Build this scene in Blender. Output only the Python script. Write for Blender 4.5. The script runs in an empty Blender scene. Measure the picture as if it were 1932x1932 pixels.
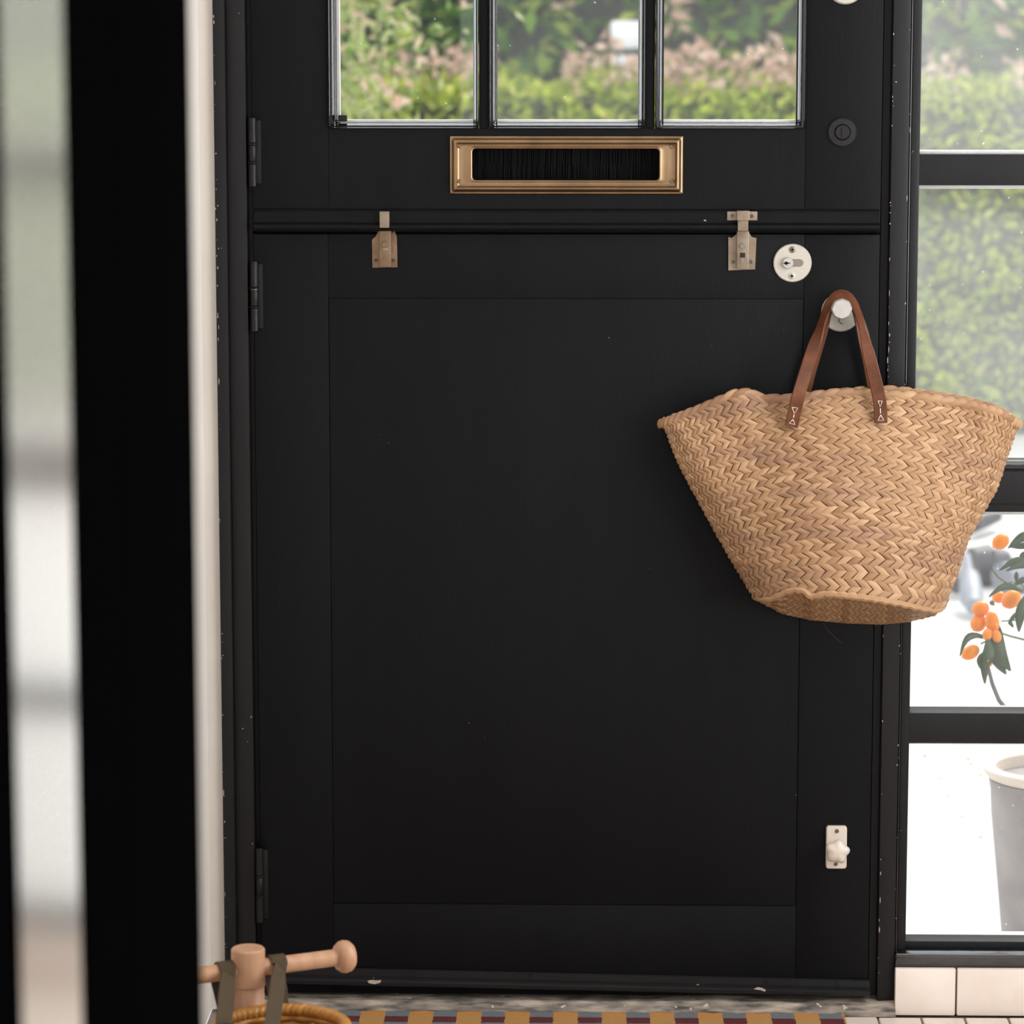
import bpy, bmesh, math, random
from mathutils import Vector, Matrix, Euler, noise as mnoise

random.seed(7)
sc = bpy.context.scene
C = sc.collection

# ------------------------------------------------------------------ camera
FPX = 6000.0                      # focal length in pixels of the 1932 frame
CAM = Vector((0.0, -4.5, 1.374))
PITCH, YAW = math.radians(8.1), math.radians(1.2)
cam_d = bpy.data.cameras.new('camera')
cam = bpy.data.objects.new('camera', cam_d)
C.objects.link(cam)
cam_d.sensor_width = 36.0
cam_d.lens = 36.0 * FPX / 1932.0
cam_d.clip_start, cam_d.clip_end = 0.05, 200
cam.location = CAM
cam.rotation_euler = (math.pi / 2 - PITCH, 0, YAW)
cam_d.dof.use_dof = True
cam_d.dof.focus_distance = 4.46
cam_d.dof.aperture_fstop = 6.8
sc.camera = cam
CR = Euler((math.pi / 2 - PITCH, 0, YAW)).to_matrix()

# ------------------------------------------------------------------ world, light, exposure
w = bpy.data.worlds.new('sky'); sc.world = w; w.use_nodes = True
nt = w.node_tree; nt.nodes.clear()
wo = nt.nodes.new('ShaderNodeOutputWorld'); bg = nt.nodes.new('ShaderNodeBackground')
bg.inputs['Color'].default_value = (0.93, 0.97, 1.0, 1)
bg.inputs['Strength'].default_value = 2.1
nt.links.new(bg.outputs[0], wo.inputs[0])

def area(name, loc, rot, sx, sy, power, col):
    l = bpy.data.lights.new(name, 'AREA'); l.shape = 'RECTANGLE'
    l.size, l.size_y, l.energy, l.color = sx, sy, power, col
    o = bpy.data.objects.new(name, l); C.objects.link(o)
    o.location, o.rotation_euler = loc, rot
    return o
sun_l = bpy.data.lights.new('sun', 'SUN'); sun_l.energy = 3.2; sun_l.angle = math.radians(25)
sun_l.color = (1.0, 0.95, 0.86)
sun = bpy.data.objects.new('sun', sun_l); C.objects.link(sun)
sun.rotation_euler = Euler((math.radians(-38), math.radians(22), 0))   # high, from beyond the hedge side of the house
# daylight through the side window of the hall and the wide window of the room behind the camera
area('side_window_daylight', (1.24, -1.15, 1.42), (0, math.radians(90), 0), 1.76, 1.6, 35, (1.0, 0.97, 0.93))
area('room_window_daylight', (0.9, -6.9, 1.5), (math.radians(90), 0, 0), 3.2, 2.0, 30, (1.0, 0.95, 0.88))

sc.view_settings.view_transform = 'Standard'
sc.view_settings.look = 'None'
sc.view_settings.exposure = 0.0
sc.view_settings.gamma = 1.0
sc.view_settings.use_curve_mapping = False

# ------------------------------------------------------------------ helpers
def ray(px, py):
    return CR @ Vector(((px - 966) / FPX, (966 - py) / FPX, -1))
def P(px, py, Y=0.0):
    d = ray(px, py)
    return CAM + d * ((Y - CAM.y) / d.y)
def PZ(px, py, Z):
    d = ray(px, py)
    return CAM + d * ((Z - CAM.z) / d.z)
def X(px, py, Y=0.0): return P(px, py, Y).x
def Zp(px, py, Y=0.0): return P(px, py, Y).z

class MB:
    def __init__(s): s.bm = bmesh.new()
    def face(s, pts):
        try: return s.bm.faces.new([s.bm.verts.new(p) for p in pts])
        except ValueError: return None
    def box(s, x0, x1, y0, y1, z0, z1, bev=0.0, seg=2):
        if x0 > x1: x0, x1 = x1, x0
        if y0 > y1: y0, y1 = y1, y0
        if z0 > z1: z0, z1 = z1, z0
        r = bmesh.ops.create_cube(s.bm, size=1.0)
        vs = r['verts']
        for v in vs:
            v.co = Vector(((x0 + x1) / 2 + v.co.x * (x1 - x0), (y0 + y1) / 2 + v.co.y * (y1 - y0), (z0 + z1) / 2 + v.co.z * (z1 - z0)))
        if bev > 0:
            es = {e for v in vs for e in v.link_edges}
            bmesh.ops.bevel(s.bm, geom=list(es), offset=bev, segments=seg, affect='EDGES', profile=0.6)
        return s
    def pbox(s, pl, pr, pt, pb, y0, y1, bev=0.0):
        """box whose front face (at y0) covers the given rectangle of the door plane"""
        pm, qm = (pl + pr) / 2, (pt + pb) / 2
        return s.box(X(pl, qm, y0), X(pr, qm, y0), y0, y1, Zp(pm, pb, y0), Zp(pm, pt, y0), bev)
    def rings(s, rings, close=True, cap0=False, cap1=False):
        rv = [[s.bm.verts.new(p) for p in r] for r in rings]
        n = len(rv[0])
        for a, b in zip(rv[:-1], rv[1:]):
            for i in range(n if close else n - 1):
                j = (i + 1) % n
                try: s.bm.faces.new((a[i], a[j], b[j], b[i]))
                except ValueError: pass
        if cap0: s.bm.faces.new(list(reversed(rv[0])))
        if cap1: s.bm.faces.new(rv[-1])
        return s
    def lathe(s, c, axis, prof, seg=24, lobes=0, lobe_amp=0.0, sq=1.0):
        """prof: (radius, height along axis)"""
        axis = Vector(axis).normalized()
        u = axis.orthogonal().normalized(); v = axis.cross(u)
        c = Vector(c)
        rs = []
        for r, h in prof:
            ring = []
            for i in range(seg):
                a = 2 * math.pi * i / seg
                rr = r * (1 + (lobe_amp * math.cos(lobes * a) if lobes and r > 0.004 else 0))
                ring.append(c + axis * h + (u * math.cos(a) + v * math.sin(a)) * max(rr, 1e-5))
            rs.append(ring)
        return s.rings(rs, True, True, True)
    def cyl(s, c, axis, r, h, seg=20, bev=0.0):
        b = bev or min(r, abs(h)) * 0.12
        return s.lathe(c, axis, [(r, 0), (r, h - b), (r - b, h)], seg)
    def tube(s, pts, r, seg=8, caps=True):
        pts = [Vector(p) for p in pts]
        n = len(pts); rs = []; prev = None
        for i, p in enumerate(pts):
            t = (pts[min(i + 1, n - 1)] - pts[max(i - 1, 0)]).normalized()
            if prev is None: u = t.orthogonal().normalized()
            else:
                u = prev - t * prev.dot(t)
                u = u.normalized() if u.length > 1e-6 else t.orthogonal().normalized()
            prev = u; v = t.cross(u)
            rad = r[i] if isinstance(r, (list, tuple)) else r
            rs.append([p + (u * math.cos(2 * math.pi * k / seg) + v * math.sin(2 * math.pi * k / seg)) * rad for k in range(seg)])
        return s.rings(rs, True, caps, caps)
    def ribbon(s, pts, nrm, width, th):
        pts = [Vector(p) for p in pts]; n = len(pts); rs = []
        for i, p in enumerate(pts):
            t = (pts[min(i + 1, n - 1)] - pts[max(i - 1, 0)]).normalized()
            N = Vector(nrm[i]); N = (N - t * N.dot(t)).normalized(); W = t.cross(N)
            wd = (width[i] if isinstance(width, (list, tuple)) else width) / 2
            e = th * 0.35
            rs.append([p - W * wd, p - W * (wd - e) + N * th / 2, p + W * (wd - e) + N * th / 2, p + W * wd, p + W * (wd - e) - N * th / 2, p - W * (wd - e) - N * th / 2])
        return s.rings(rs, True, True, True)
    def prism(s, poly, y0, y1):
        """poly of (x,z)"""
        return s.rings([[Vector((x, y0, z)) for x, z in poly], [Vector((x, y1, z)) for x, z in poly]], True, True, True)
    def build(s, name, mat, parent=None, smooth=35):
        bmesh.ops.recalc_face_normals(s.bm, faces=s.bm.faces[:])
        me = bpy.data.meshes.new(name)
        off = root_loc(parent)
        if off.length: bmesh.ops.translate(s.bm, verts=s.bm.verts[:], vec=-off)
        s.bm.to_mesh(me); s.bm.free()
        return link(name, me, mat, parent, smooth)

def root_loc(o):
    v = Vector((0, 0, 0))
    while o is not None:
        v += o.location; o = o.parent
    return v
def link(name, me, mat, parent=None, smooth=35):
    if smooth:
        me.shade_smooth(); me.set_sharp_from_angle(angle=math.radians(smooth))
    if mat: me.materials.append(mat)
    o = bpy.data.objects.new(name, me); C.objects.link(o)
    if parent: o.parent = parent
    return o
def from_lists(name, verts, faces, mat, parent=None, smooth=0):
    off = root_loc(parent)
    me = bpy.data.meshes.new(name)
    me.from_pydata([tuple(Vector(v) - off) for v in verts], [], faces); me.update()
    return link(name, me, mat, parent, smooth)
def tag(o, label, cat=None, group=None, kind=None):
    o['label'] = label
    if cat: o['category'] = cat
    if group: o['group'] = group
    if kind: o['kind'] = kind
    return o
def thing(name, loc, label, cat, group=None, kind=None):
    o = bpy.data.objects.new(name, None); C.objects.link(o)
    o.location = loc; o.empty_display_size = 0.05
    return tag(o, label, cat, group, kind)
def S(o, label, cat): return tag(o, label, cat, kind='structure')

# ------------------------------------------------------------------ materials
def N(t, kind, **kw):
    n = t.nodes.new(kind)
    for k, v in kw.items(): setattr(n, k, v)
    return n
def mat(name, col, rough=0.5, metal=0.0, spec=0.5, var=0.0, vscale=20.0, bump=0.0, bscale=60.0, stretch=(1, 1, 1), col2=None, ior=None, trans=0.0, sss=None):
    m = bpy.data.materials.new(name); m.use_nodes = True
    t = m.node_tree; b = t.nodes['Principled BSDF']
    b.inputs['Base Color'].default_value = (*col, 1)
    b.inputs['Roughness'].default_value = rough
    b.inputs['Metallic'].default_value = metal
    b.inputs['Specular IOR Level'].default_value = spec
    if ior: b.inputs['IOR'].default_value = ior
    tc = N(t, 'ShaderNodeTexCoord'); mp = N(t, 'ShaderNodeMapping')
    mp.inputs['Scale'].default_value = stretch
    t.links.new(tc.outputs['Object'], mp.inputs['Vector'])
    if var or col2:
        nz = N(t, 'ShaderNodeTexNoise'); nz.inputs['Scale'].default_value = vscale; nz.inputs['Detail'].default_value = 6
        t.links.new(mp.outputs[0], nz.inputs['Vector'])
        rp = N(t, 'ShaderNodeValToRGB')
        c2 = col2 or tuple(max(0, c * (1 - var)) for c in col)
        rp.color_ramp.elements[0].position, rp.color_ramp.elements[1].position = 0.35, 0.68
        rp.color_ramp.elements[0].color = (*c2, 1); rp.color_ramp.elements[1].color = (*col, 1)
        t.links.new(nz.outputs['Fac'], rp.inputs['Fac']); t.links.new(rp.outputs['Color'], b.inputs['Base Color'])
    if bump:
        nb = N(t, 'ShaderNodeTexNoise'); nb.inputs['Scale'].default_value = bscale; nb.inputs['Detail'].default_value = 5
        t.links.new(mp.outputs[0], nb.inputs['Vector'])
        bp = N(t, 'ShaderNodeBump'); bp.inputs['Strength'].default_value = bump; bp.inputs['Distance'].default_value = 0.002
        t.links.new(nb.outputs['Fac'], bp.inputs['Height']); t.links.new(bp.outputs[0], b.inputs['Normal'])
    return m
def chips(m, amount=0.70, scale=90, col=(0.45, 0.40, 0.34), big=9):
    """worn paint: sparse pale specks with a shape of their own"""
    t = m.node_tree; b = t.nodes['Principled BSDF']
    tc = N(t, 'ShaderNodeTexCoord')
    n1 = N(t, 'ShaderNodeTexNoise'); n1.inputs['Scale'].default_value = scale; n1.inputs['Detail'].default_value = 2
    n2 = N(t, 'ShaderNodeTexNoise'); n2.inputs['Scale'].default_value = big
    t.links.new(tc.outputs['Object'], n1.inputs['Vector']); t.links.new(tc.outputs['Object'], n2.inputs['Vector'])
    ad = N(t, 'ShaderNodeMath', operation='MULTIPLY_ADD'); ad.inputs[1].default_value = 0.35
    t.links.new(n2.outputs['Fac'], ad.inputs[0]); t.links.new(n1.outputs['Fac'], ad.inputs[2])
    gt = N(t, 'ShaderNodeMath', operation='GREATER_THAN'); gt.inputs[1].default_value = amount + 0.175
    t.links.new(ad.outputs[0], gt.inputs[0])
    mx = N(t, 'ShaderNodeMix', data_type='RGBA')
    lk = [l for l in t.links if l.to_socket == b.inputs['Base Color']]
    if lk: t.links.new(lk[0].from_socket, mx.inputs[6])
    else: mx.inputs[6].default_value = b.inputs['Base Color'].default_value
    mx.inputs[7].default_value = (*col, 1)
    t.links.new(gt.outputs[0], mx.inputs[0]); t.links.new(mx.outputs[2], b.inputs['Base Color'])
    return m
def island_mat(name, cols, rough=0.6, spec=0.3, patch=None, pscale=(6, 6, 26), trans=0.0, bump=0.0, bscale=200, bstretch=(1, 1, 1)):
    """every loose island of the mesh takes its own tone from the ramp"""
    m = bpy.data.materials.new(name); m.use_nodes = True
    t = m.node_tree; b = t.nodes['Principled BSDF']
    b.inputs['Roughness'].default_value = rough; b.inputs['Specular IOR Level'].default_value = spec
    g = N(t, 'ShaderNodeNewGeometry'); rp = N(t, 'ShaderNodeValToRGB')
    el = rp.color_ramp.elements
    while len(el) < len(cols): el.new(0.5)
    for i, (p, c) in enumerate(cols): el[i].position = p; el[i].color = (*c, 1)
    t.links.new(g.outputs['Random Per Island'], rp.inputs['Fac'])
    out = rp.outputs['Color']
    tc = N(t, 'ShaderNodeTexCoord')
    if patch:
        mp = N(t, 'ShaderNodeMapping'); mp.inputs['Scale'].default_value = pscale
        nz = N(t, 'ShaderNodeTexNoise'); nz.inputs['Scale'].default_value = 1.0; nz.inputs['Detail'].default_value = 3
        t.links.new(tc.outputs['Object'], mp.inputs['Vector']); t.links.new(mp.outputs[0], nz.inputs['Vector'])
        r2 = N(t, 'ShaderNodeValToRGB'); r2.color_ramp.elements[0].position, r2.color_ramp.elements[1].position = 0.50, 0.66
        r2.color_ramp.elements[1].color = (0.75, 0.75, 0.75, 1)
        t.links.new(nz.outputs['Fac'], r2.inputs['Fac'])
        mx = N(t, 'ShaderNodeMix', data_type='RGBA'); mx.inputs[7].default_value = (*patch, 1)
        t.links.new(r2.outputs['Color'], mx.inputs[0]); t.links.new(out, mx.inputs[6]); out = mx.outputs[2]
    t.links.new(out, b.inputs['Base Color'])
    if bump:
        mp2 = N(t, 'ShaderNodeMapping'); mp2.inputs['Scale'].default_value = bstretch
        t.links.new(tc.outputs['Object'], mp2.inputs['Vector'])
        nb = N(t, 'ShaderNodeTexNoise'); nb.inputs['Scale'].default_value = bscale
        t.links.new(mp2.outputs[0], nb.inputs['Vector'])
        bp = N(t, 'ShaderNodeBump'); bp.inputs['Strength'].default_value = bump; bp.inputs['Distance'].default_value = 0.001
        t.links.new(nb.outputs['Fac'], bp.inputs['Height']); t.links.new(bp.outputs[0], b.inputs['Normal'])
    if trans:
        tr = N(t, 'ShaderNodeBsdfTranslucent'); ms = N(t, 'ShaderNodeMixShader'); ms.inputs[0].default_value = trans
        t.links.new(out, tr.inputs['Color']); t.links.new(b.outputs[0], ms.inputs[1]); t.links.new(tr.outputs[0], ms.inputs[2])
        o = t.nodes['Material Output']; t.links.new(ms.outputs[0], o.inputs['Surface'])
    return m
def glass_mat(name, dirt_haze=0.05, streak=0.10):  # translucent film: some dirt, plus glare haze put into the glass
    m = bpy.data.materials.new(name); m.use_nodes = True
    t = m.node_tree; t.nodes.clear()
    o = N(t, 'ShaderNodeOutputMaterial')
    tr = N(t, 'ShaderNodeBsdfTransparent'); gl = N(t, 'ShaderNodeBsdfGlossy'); gl.inputs['Roughness'].default_value = 0.02
    fr = N(t, 'ShaderNodeFresnel'); fr.inputs['IOR'].default_value = 1.28
    m1 = N(t, 'ShaderNodeMixShader')
    t.links.new(fr.outputs[0], m1.inputs[0]); t.links.new(tr.outputs[0], m1.inputs[1]); t.links.new(gl.outputs[0], m1.inputs[2])
    tl = N(t, 'ShaderNodeBsdfTranslucent'); tl.inputs['Color'].default_value = (0.92, 0.93, 0.92, 1)
    tc = N(t, 'ShaderNodeTexCoord'); nz = N(t, 'ShaderNodeTexNoise'); nz.inputs['Scale'].default_value = 9; nz.inputs['Detail'].default_value = 8
    t.links.new(tc.outputs['Object'], nz.inputs['Vector'])
    vo = N(t, 'ShaderNodeTexNoise'); vo.inputs['Scale'].default_value = 170; vo.inputs['Detail'].default_value = 1
    t.links.new(tc.outputs['Object'], vo.inputs['Vector'])
    sp = N(t, 'ShaderNodeMath', operation='GREATER_THAN'); sp.inputs[1].default_value = 0.80
    t.links.new(vo.outputs['Fac'], sp.inputs[0])
    ml = N(t, 'ShaderNodeMath', operation='MULTIPLY_ADD'); ml.inputs[1].default_value = streak; ml.inputs[2].default_value = dirt_haze - streak * 0.42
    t.links.new(nz.outputs['Fac'], ml.inputs[0])
    m3 = N(t, 'ShaderNodeMath', operation='MULTIPLY_ADD'); m3.inputs[1].default_value = 0.5; m3.use_clamp = True
    t.links.new(sp.outputs[0], m3.inputs[0]); t.links.new(ml.outputs[0], m3.inputs[2])
    m2 = N(t, 'ShaderNodeMixShader')
    t.links.new(m3.outputs[0], m2.inputs[0]); t.links.new(m1.outputs[0], m2.inputs[1]); t.links.new(tl.outputs[0], m2.inputs[2])
    t.links.new(m2.outputs[0], o.inputs['Surface'])
    return m

M = {}
M['door'] = chips(mat('door_paint', (0.0037, 0.0042, 0.0058), 0.5, spec=0.13, var=0.2, vscale=5, bump=0.10, bscale=55, stretch=(6, 6, 0.7)), 0.845, 150)
M['frame'] = chips(mat('frame_paint', (0.0088, 0.0088, 0.0104), 0.45, spec=0.28, var=0.2, vscale=8, bump=0.10, bscale=50, stretch=(4, 4, 1)), 0.815, 150)
M['gloss'] = mat('gloss_black_paint', (0.006, 0.006, 0.008), 0.13, spec=0.9, bump=0.15, bscale=70)
M['outer_white'] = mat('outside_white_paint', (0.78, 0.78, 0.79), 0.5, var=0.12, vscale=60)
M['chip'] = mat('bare_primer', (0.36, 0.32, 0.28), 0.8)
M['hinge'] = mat('painted_hinge', (0.006, 0.006, 0.007), 0.4, spec=0.3, bump=0.5, bscale=90)
M['wall'] = mat('plaster', (0.73, 0.69, 0.65), 0.75, spec=0.2, var=0.05, vscale=9, bump=0.05, bscale=30)
M['ceiling'] = mat('ceiling_paint', (0.8, 0.79, 0.77), 0.8)
M['brass'] = mat('brass', (0.34, 0.228, 0.135), 0.36, metal=1.0, var=0.3, vscale=18, bump=0.06, bscale=60)
M['old_brass'] = mat('tarnished_brass', (0.25, 0.175, 0.115), 0.48, metal=0.6, col2=(0.17, 0.10, 0.06), vscale=45, bump=0.1, bscale=120)
M['old_nickel'] = mat('worn_nickel', (0.30, 0.245, 0.185), 0.45, metal=0.6, col2=(0.21, 0.16, 0.115), vscale=45, bump=0.1, bscale=120)
M['steel'] = mat('brushed_steel', (0.52, 0.49, 0.435), 0.48, metal=0.3, var=0.08, vscale=50, bump=0.04, bscale=60, stretch=(1, 1, 9))
M['steel_dark'] = mat('lock_steel', (0.22, 0.19, 0.165), 0.45, metal=0.5)
M['knob'] = mat('cast_knob', (0.46, 0.44, 0.43), 0.42, metal=0.35, var=0.12, vscale=90)
M['hole'] = mat('dark_hole', (0.01, 0.008, 0.007), 0.8)
M['white_paint'] = mat('cream_paint', (0.70, 0.62, 0.55), 0.4, var=0.08, vscale=60)
M['brush'] = mat('black_bristle', (0.004, 0.004, 0.005), 0.8, bump=0.6, bscale=200, stretch=(1, 1, 0.1), spec=0.1)
M['leather'] = mat('brown_leather', (0.145, 0.047, 0.018), 0.42, spec=0.35, col2=(0.085, 0.026, 0.010), vscale=40, bump=0.25, bscale=240)
M['thread'] = mat('white_thread', (0.75, 0.70, 0.64), 0.7)
M['straw'] = island_mat('straw', [(0.0, (0.25, 0.130, 0.062)), (0.25, (0.335, 0.190, 0.098)), (0.75, (0.40, 0.238, 0.128)), (1.0, (0.49, 0.305, 0.172))], 0.52, 0.35, patch=(0.255, 0.142, 0.092), pscale=(5, 5, 24), bump=0.25, bscale=500)
M['straw_base'] = mat('straw_lining', (0.11, 0.052, 0.022), 0.8)
M['beech'] = mat('beech', (0.50, 0.29, 0.18), 0.42, spec=0.4, col2=(0.42, 0.23, 0.135), vscale=28, stretch=(3, 3, 0.5), bump=0.03)
M['wicker'] = island_mat('honey_wicker', [(0, (0.37, 0.155, 0.028)), (1, (0.50, 0.235, 0.05))], 0.35, 0.5)
M['web'] = mat('olive_webbing', (0.130, 0.092, 0.056), 0.8, bump=0.0)
M['web_dark'] = mat('brown_webbing', (0.034, 0.017, 0.010), 0.8)
M['plastic'] = mat('black_plastic', (0.012, 0.012, 0.012), 0.25)
M['tile'] = mat('glazed_tile', (0.80, 0.72, 0.66), 0.32, spec=0.5, col2=(0.72, 0.62, 0.555), vscale=14)
M['plinth'] = mat('plinth_tile', (0.88, 0.79, 0.73), 0.35, spec=0.4, col2=(0.82, 0.72, 0.655), vscale=16)
M['grout'] = mat('grout', (0.30, 0.24, 0.20), 0.9, var=0.3, vscale=40)
M['stone'] = chips(mat('worn_threshold', (0.42, 0.35, 0.29), 0.75, col2=(0.055, 0.050, 0.048), vscale=22, stretch=(1, 4, 4), bump=0.5, bscale=90), 0.72, 70, (0.50, 0.43, 0.36))
M['glass'] = glass_mat('window_glass', 0.010, 0.035)
M['glass_side'] = glass_mat('side_glass', 0.11, 0.10)  # heavier white film puts bright glare haze into the upper panes
M['glass_low'] = glass_mat('lower_side_glass', 0.022, 0.04)
M['paving'] = mat('pale_paving', (0.60, 0.59, 0.575), 0.85, var=0.06, vscale=5)
M['pot'] = mat('grey_pot', (0.33, 0.30, 0.29), 0.8, col2=(0.25, 0.225, 0.22), vscale=14, bump=0.1)
M['pot_rim'] = mat('pale_pot_rim', (0.72, 0.62, 0.53), 0.8, var=0.06, vscale=20)
M['soil'] = mat('bark_mulch', (0.22, 0.15, 0.12), 0.9, col2=(0.10, 0.07, 0.055), vscale=80, bump=0.8, bscale=120)
M['orange'] = mat('kumquat_skin', (0.88, 0.27, 0.008), 0.4, spec=0.35, bump=0.12, bscale=500, col2=(0.84, 0.19, 0.005), vscale=14)
M['citrus_leaf'] = island_mat('citrus_leaf', [(0, (0.035, 0.068, 0.035)), (0.7, (0.060, 0.105, 0.045)), (1, (0.17, 0.24, 0.06))], 0.35, 0.5, trans=0.15)
M['twig'] = mat('green_twig', (0.10, 0.12, 0.05), 0.7)
M['bark'] = mat('grey_bark', (0.16, 0.15, 0.145), 0.85, var=0.4, vscale=50)
M['hedge_leaf'] = island_mat('hedge_leaf', [(0, (0.12, 0.20, 0.015)), (0.45, (0.36, 0.46, 0.04)), (0.8, (0.58, 0.66, 0.08)), (1, (0.74, 0.72, 0.18))], 0.6, 0.2, trans=0.4)
M['laurel_leaf'] = island_mat('laurel_leaf', [(0, (0.035, 0.13, 0.02)), (0.4, (0.10, 0.27, 0.03)), (0.75, (0.30, 0.52, 0.05)), (1, (0.70, 0.72, 0.13))], 0.5, 0.12, trans=0.45)
M['shrub_leaf'] = island_mat('shrub_leaf', [(0, (0.13, 0.18, 0.06)), (0.5, (0.28, 0.36, 0.10)), (0.8, (0.44, 0.46, 0.20)), (1, (0.62, 0.50, 0.36))], 0.55, 0.3, trans=0.3)
M['shoot'] = island_mat('pink_shoot', [(0, (0.42, 0.27, 0.20)), (0.5, (0.60, 0.40, 0.30)), (1, (0.78, 0.60, 0.47))], 0.5, 0.4, trans=0.3)
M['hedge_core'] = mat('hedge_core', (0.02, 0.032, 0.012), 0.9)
M['grey_plastic'] = mat('grey_plastic', (0.24, 0.25, 0.29), 0.5)
M['dark_grey'] = mat('dark_grey_plastic', (0.07, 0.068, 0.08), 0.5, var=0.2)
M['lamp_white'] = mat('white_enamel', (0.80, 0.80, 0.80), 0.45)
M['dry_leaf'] = mat('dry_leaf', (0.45, 0.27, 0.12), 0.8, var=0.3, vscale=60)
M['interior_black'] = mat('interior_black_paint', (0.0022, 0.0022, 0.0024), 0.9, spec=0.0)
M['dark_glass'] = mat('polished_metal', (0.66, 0.64, 0.62), 0.16, metal=1.0)
M['boards'] = mat('floor_boards', (0.40, 0.30, 0.22), 0.5, var=0.3, vscale=6, stretch=(8, 0.6, 1))

# rug: rows of ochre, blue and maroon blocks (woven pattern = flat colour)
def rug_mat(x0, yback, per):
    m = mat('rug_pile', (0.5, 0.25, 0.07), 0.95, spec=0.05, bump=0.9, bscale=420)
    t = m.node_tree; b = t.nodes['Principled BSDF']
    g = N(t, 'ShaderNodeNewGeometry'); sx = N(t, 'ShaderNodeSeparateXYZ'); t.links.new(g.outputs['Position'], sx.inputs[0])
    nz = N(t, 'ShaderNodeTexNoise'); nz.inputs['Scale'].default_value = 160; t.links.new(g.outputs['Position'], nz.inputs['Vector'])
    def math_(op, a, bb, c=None):
        n = N(t, 'ShaderNodeMath', operation=op)
        for i, v in enumerate((a, bb, c)):
            if v is None: continue
            if isinstance(v, (int, float)): n.inputs[i].default_value = v
            else: t.links.new(v, n.inputs[i])
        return n.outputs[0]
    jx = math_('MULTIPLY_ADD', nz.outputs['Fac'], 0.006, sx.outputs['X'])
    jy = math_('MULTIPLY_ADD', nz.outputs['Fac'], 0.005, sx.outputs['Y'])
    u = math_('FRACT', math_('DIVIDE', math_('SUBTRACT', jx, x0), per), 0.0)
    col = math_('LESS_THAN', u, 0.49)
    v = math_('FRACT', math_('DIVIDE', math_('SUBTRACT', yback, jy), 0.058), 0.0)
    maroon = math_('GREATER_THAN', v, 0.5)
    mx1 = N(t, 'ShaderNodeMix', data_type='RGBA'); mx1.inputs[6].default_value = (0.145, 0.175, 0.20, 1); mx1.inputs[7].default_value = (0.105, 0.022, 0.024, 1)
    t.links.new(maroon, mx1.inputs[0])
    mo = N(t, 'ShaderNodeMix', data_type='RGBA'); mo.inputs[6].default_value = (0.60, 0.24, 0.06, 1); mo.inputs[7].default_value = (0.50, 0.26, 0.085, 1)
    t.links.new(maroon, mo.inputs[0])
    mx2 = N(t, 'ShaderNodeMix', data_type='RGBA'); t.links.new(col, mx2.inputs[0])
    t.links.new(mo.outputs[2], mx2.inputs[6]); t.links.new(mx1.outputs[2], mx2.inputs[7])
    vr = N(t, 'ShaderNodeMix', data_type='RGBA', blend_type='MULTIPLY'); vr.inputs[0].default_value = 0.5
    n2 = N(t, 'ShaderNodeTexNoise'); n2.inputs['Scale'].default_value = 500; t.links.new(g.outputs['Position'], n2.inputs['Vector'])
    t.links.new(mx2.outputs[2], vr.inputs[6]); t.links.new(n2.outputs['Color'], vr.inputs[7])
    br = N(t, 'ShaderNodeBrightContrast'); br.inputs['Bright'].default_value = 0.0
    gm = N(t, 'ShaderNodeGamma'); gm.inputs['Gamma'].default_value = 0.82
    t.links.new(vr.outputs[2], gm.inputs['Color']); t.links.new(gm.outputs[0], b.inputs['Base Color'])
    return m

# ------------------------------------------------------------------ shell of the hall
XC = X(387, 900)                   # corner of the left wall
XFL = X(415, 900)                  # left edge of the black frame
GROUND = -0.17
S(MB().box(-3.0, 1.4, -7.2, -0.62, -0.06, -0.002).build('floor', M['tile'], smooth=0), 'pale floor of the hall', 'floor')
S(MB().box(XC - 0.12, XC, -2.62, 0.02, 0, 2.62).build('wall_left', M['wall']), 'cream plaster side wall left of the black door', 'wall')
S(MB().box(XC, XFL + 0.002, -0.012, 0.09, 0, 2.62).build('trim_1', M['wall']), 'narrow cream plaster strip between side wall and black door frame', 'wall')
S(MB().box(-3.0, 1.4, -7.2, 0.1, 2.62, 2.72).build('ceiling', M['ceiling'], smooth=0), 'white ceiling of the hall', 'ceiling')
rw = MB()   # right wall with its window opening
rw.box(1.28, 1.4, -7.2, -1.98, 0, 2.62); rw.box(1.28, 1.4, -0.32, 0.1, 0, 2.62)
rw.box(1.28, 1.4, -1.98, -0.32, 0, 0.52); rw.box(1.28, 1.4, -1.98, -0.32, 2.32, 2.62)
S(rw.build('wall_right', M['wall'], smooth=0), 'cream plaster side wall with a window right of the sidelight', 'wall')
bw = MB()
bw.box(-3.0, -0.8, -7.3, -7.2, 0, 2.62); bw.box(-0.8, 1.4, -7.3, -7.2, 0, 0.4); bw.box(-0.8, 1.4, -7.3, -7.2, 2.52, 2.62)
S(bw.build('wall_back', M['wall'], smooth=0), 'cream plaster wall behind the camera with a wide window', 'wall')
S(MB().box(-3.1, -3.0, -7.3, -2.4, 0, 2.62).build('wall_far_left', M['wall'], smooth=0), 'cream plaster wall of the room behind the camera', 'wall')
S(MB().box(-3.0, XC - 0.12, -2.62, -2.50, 0, 2.62).build('wall_partition', M['wall'], smooth=0), 'cream plaster partition left of the blurred black doorway', 'wall')

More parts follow.
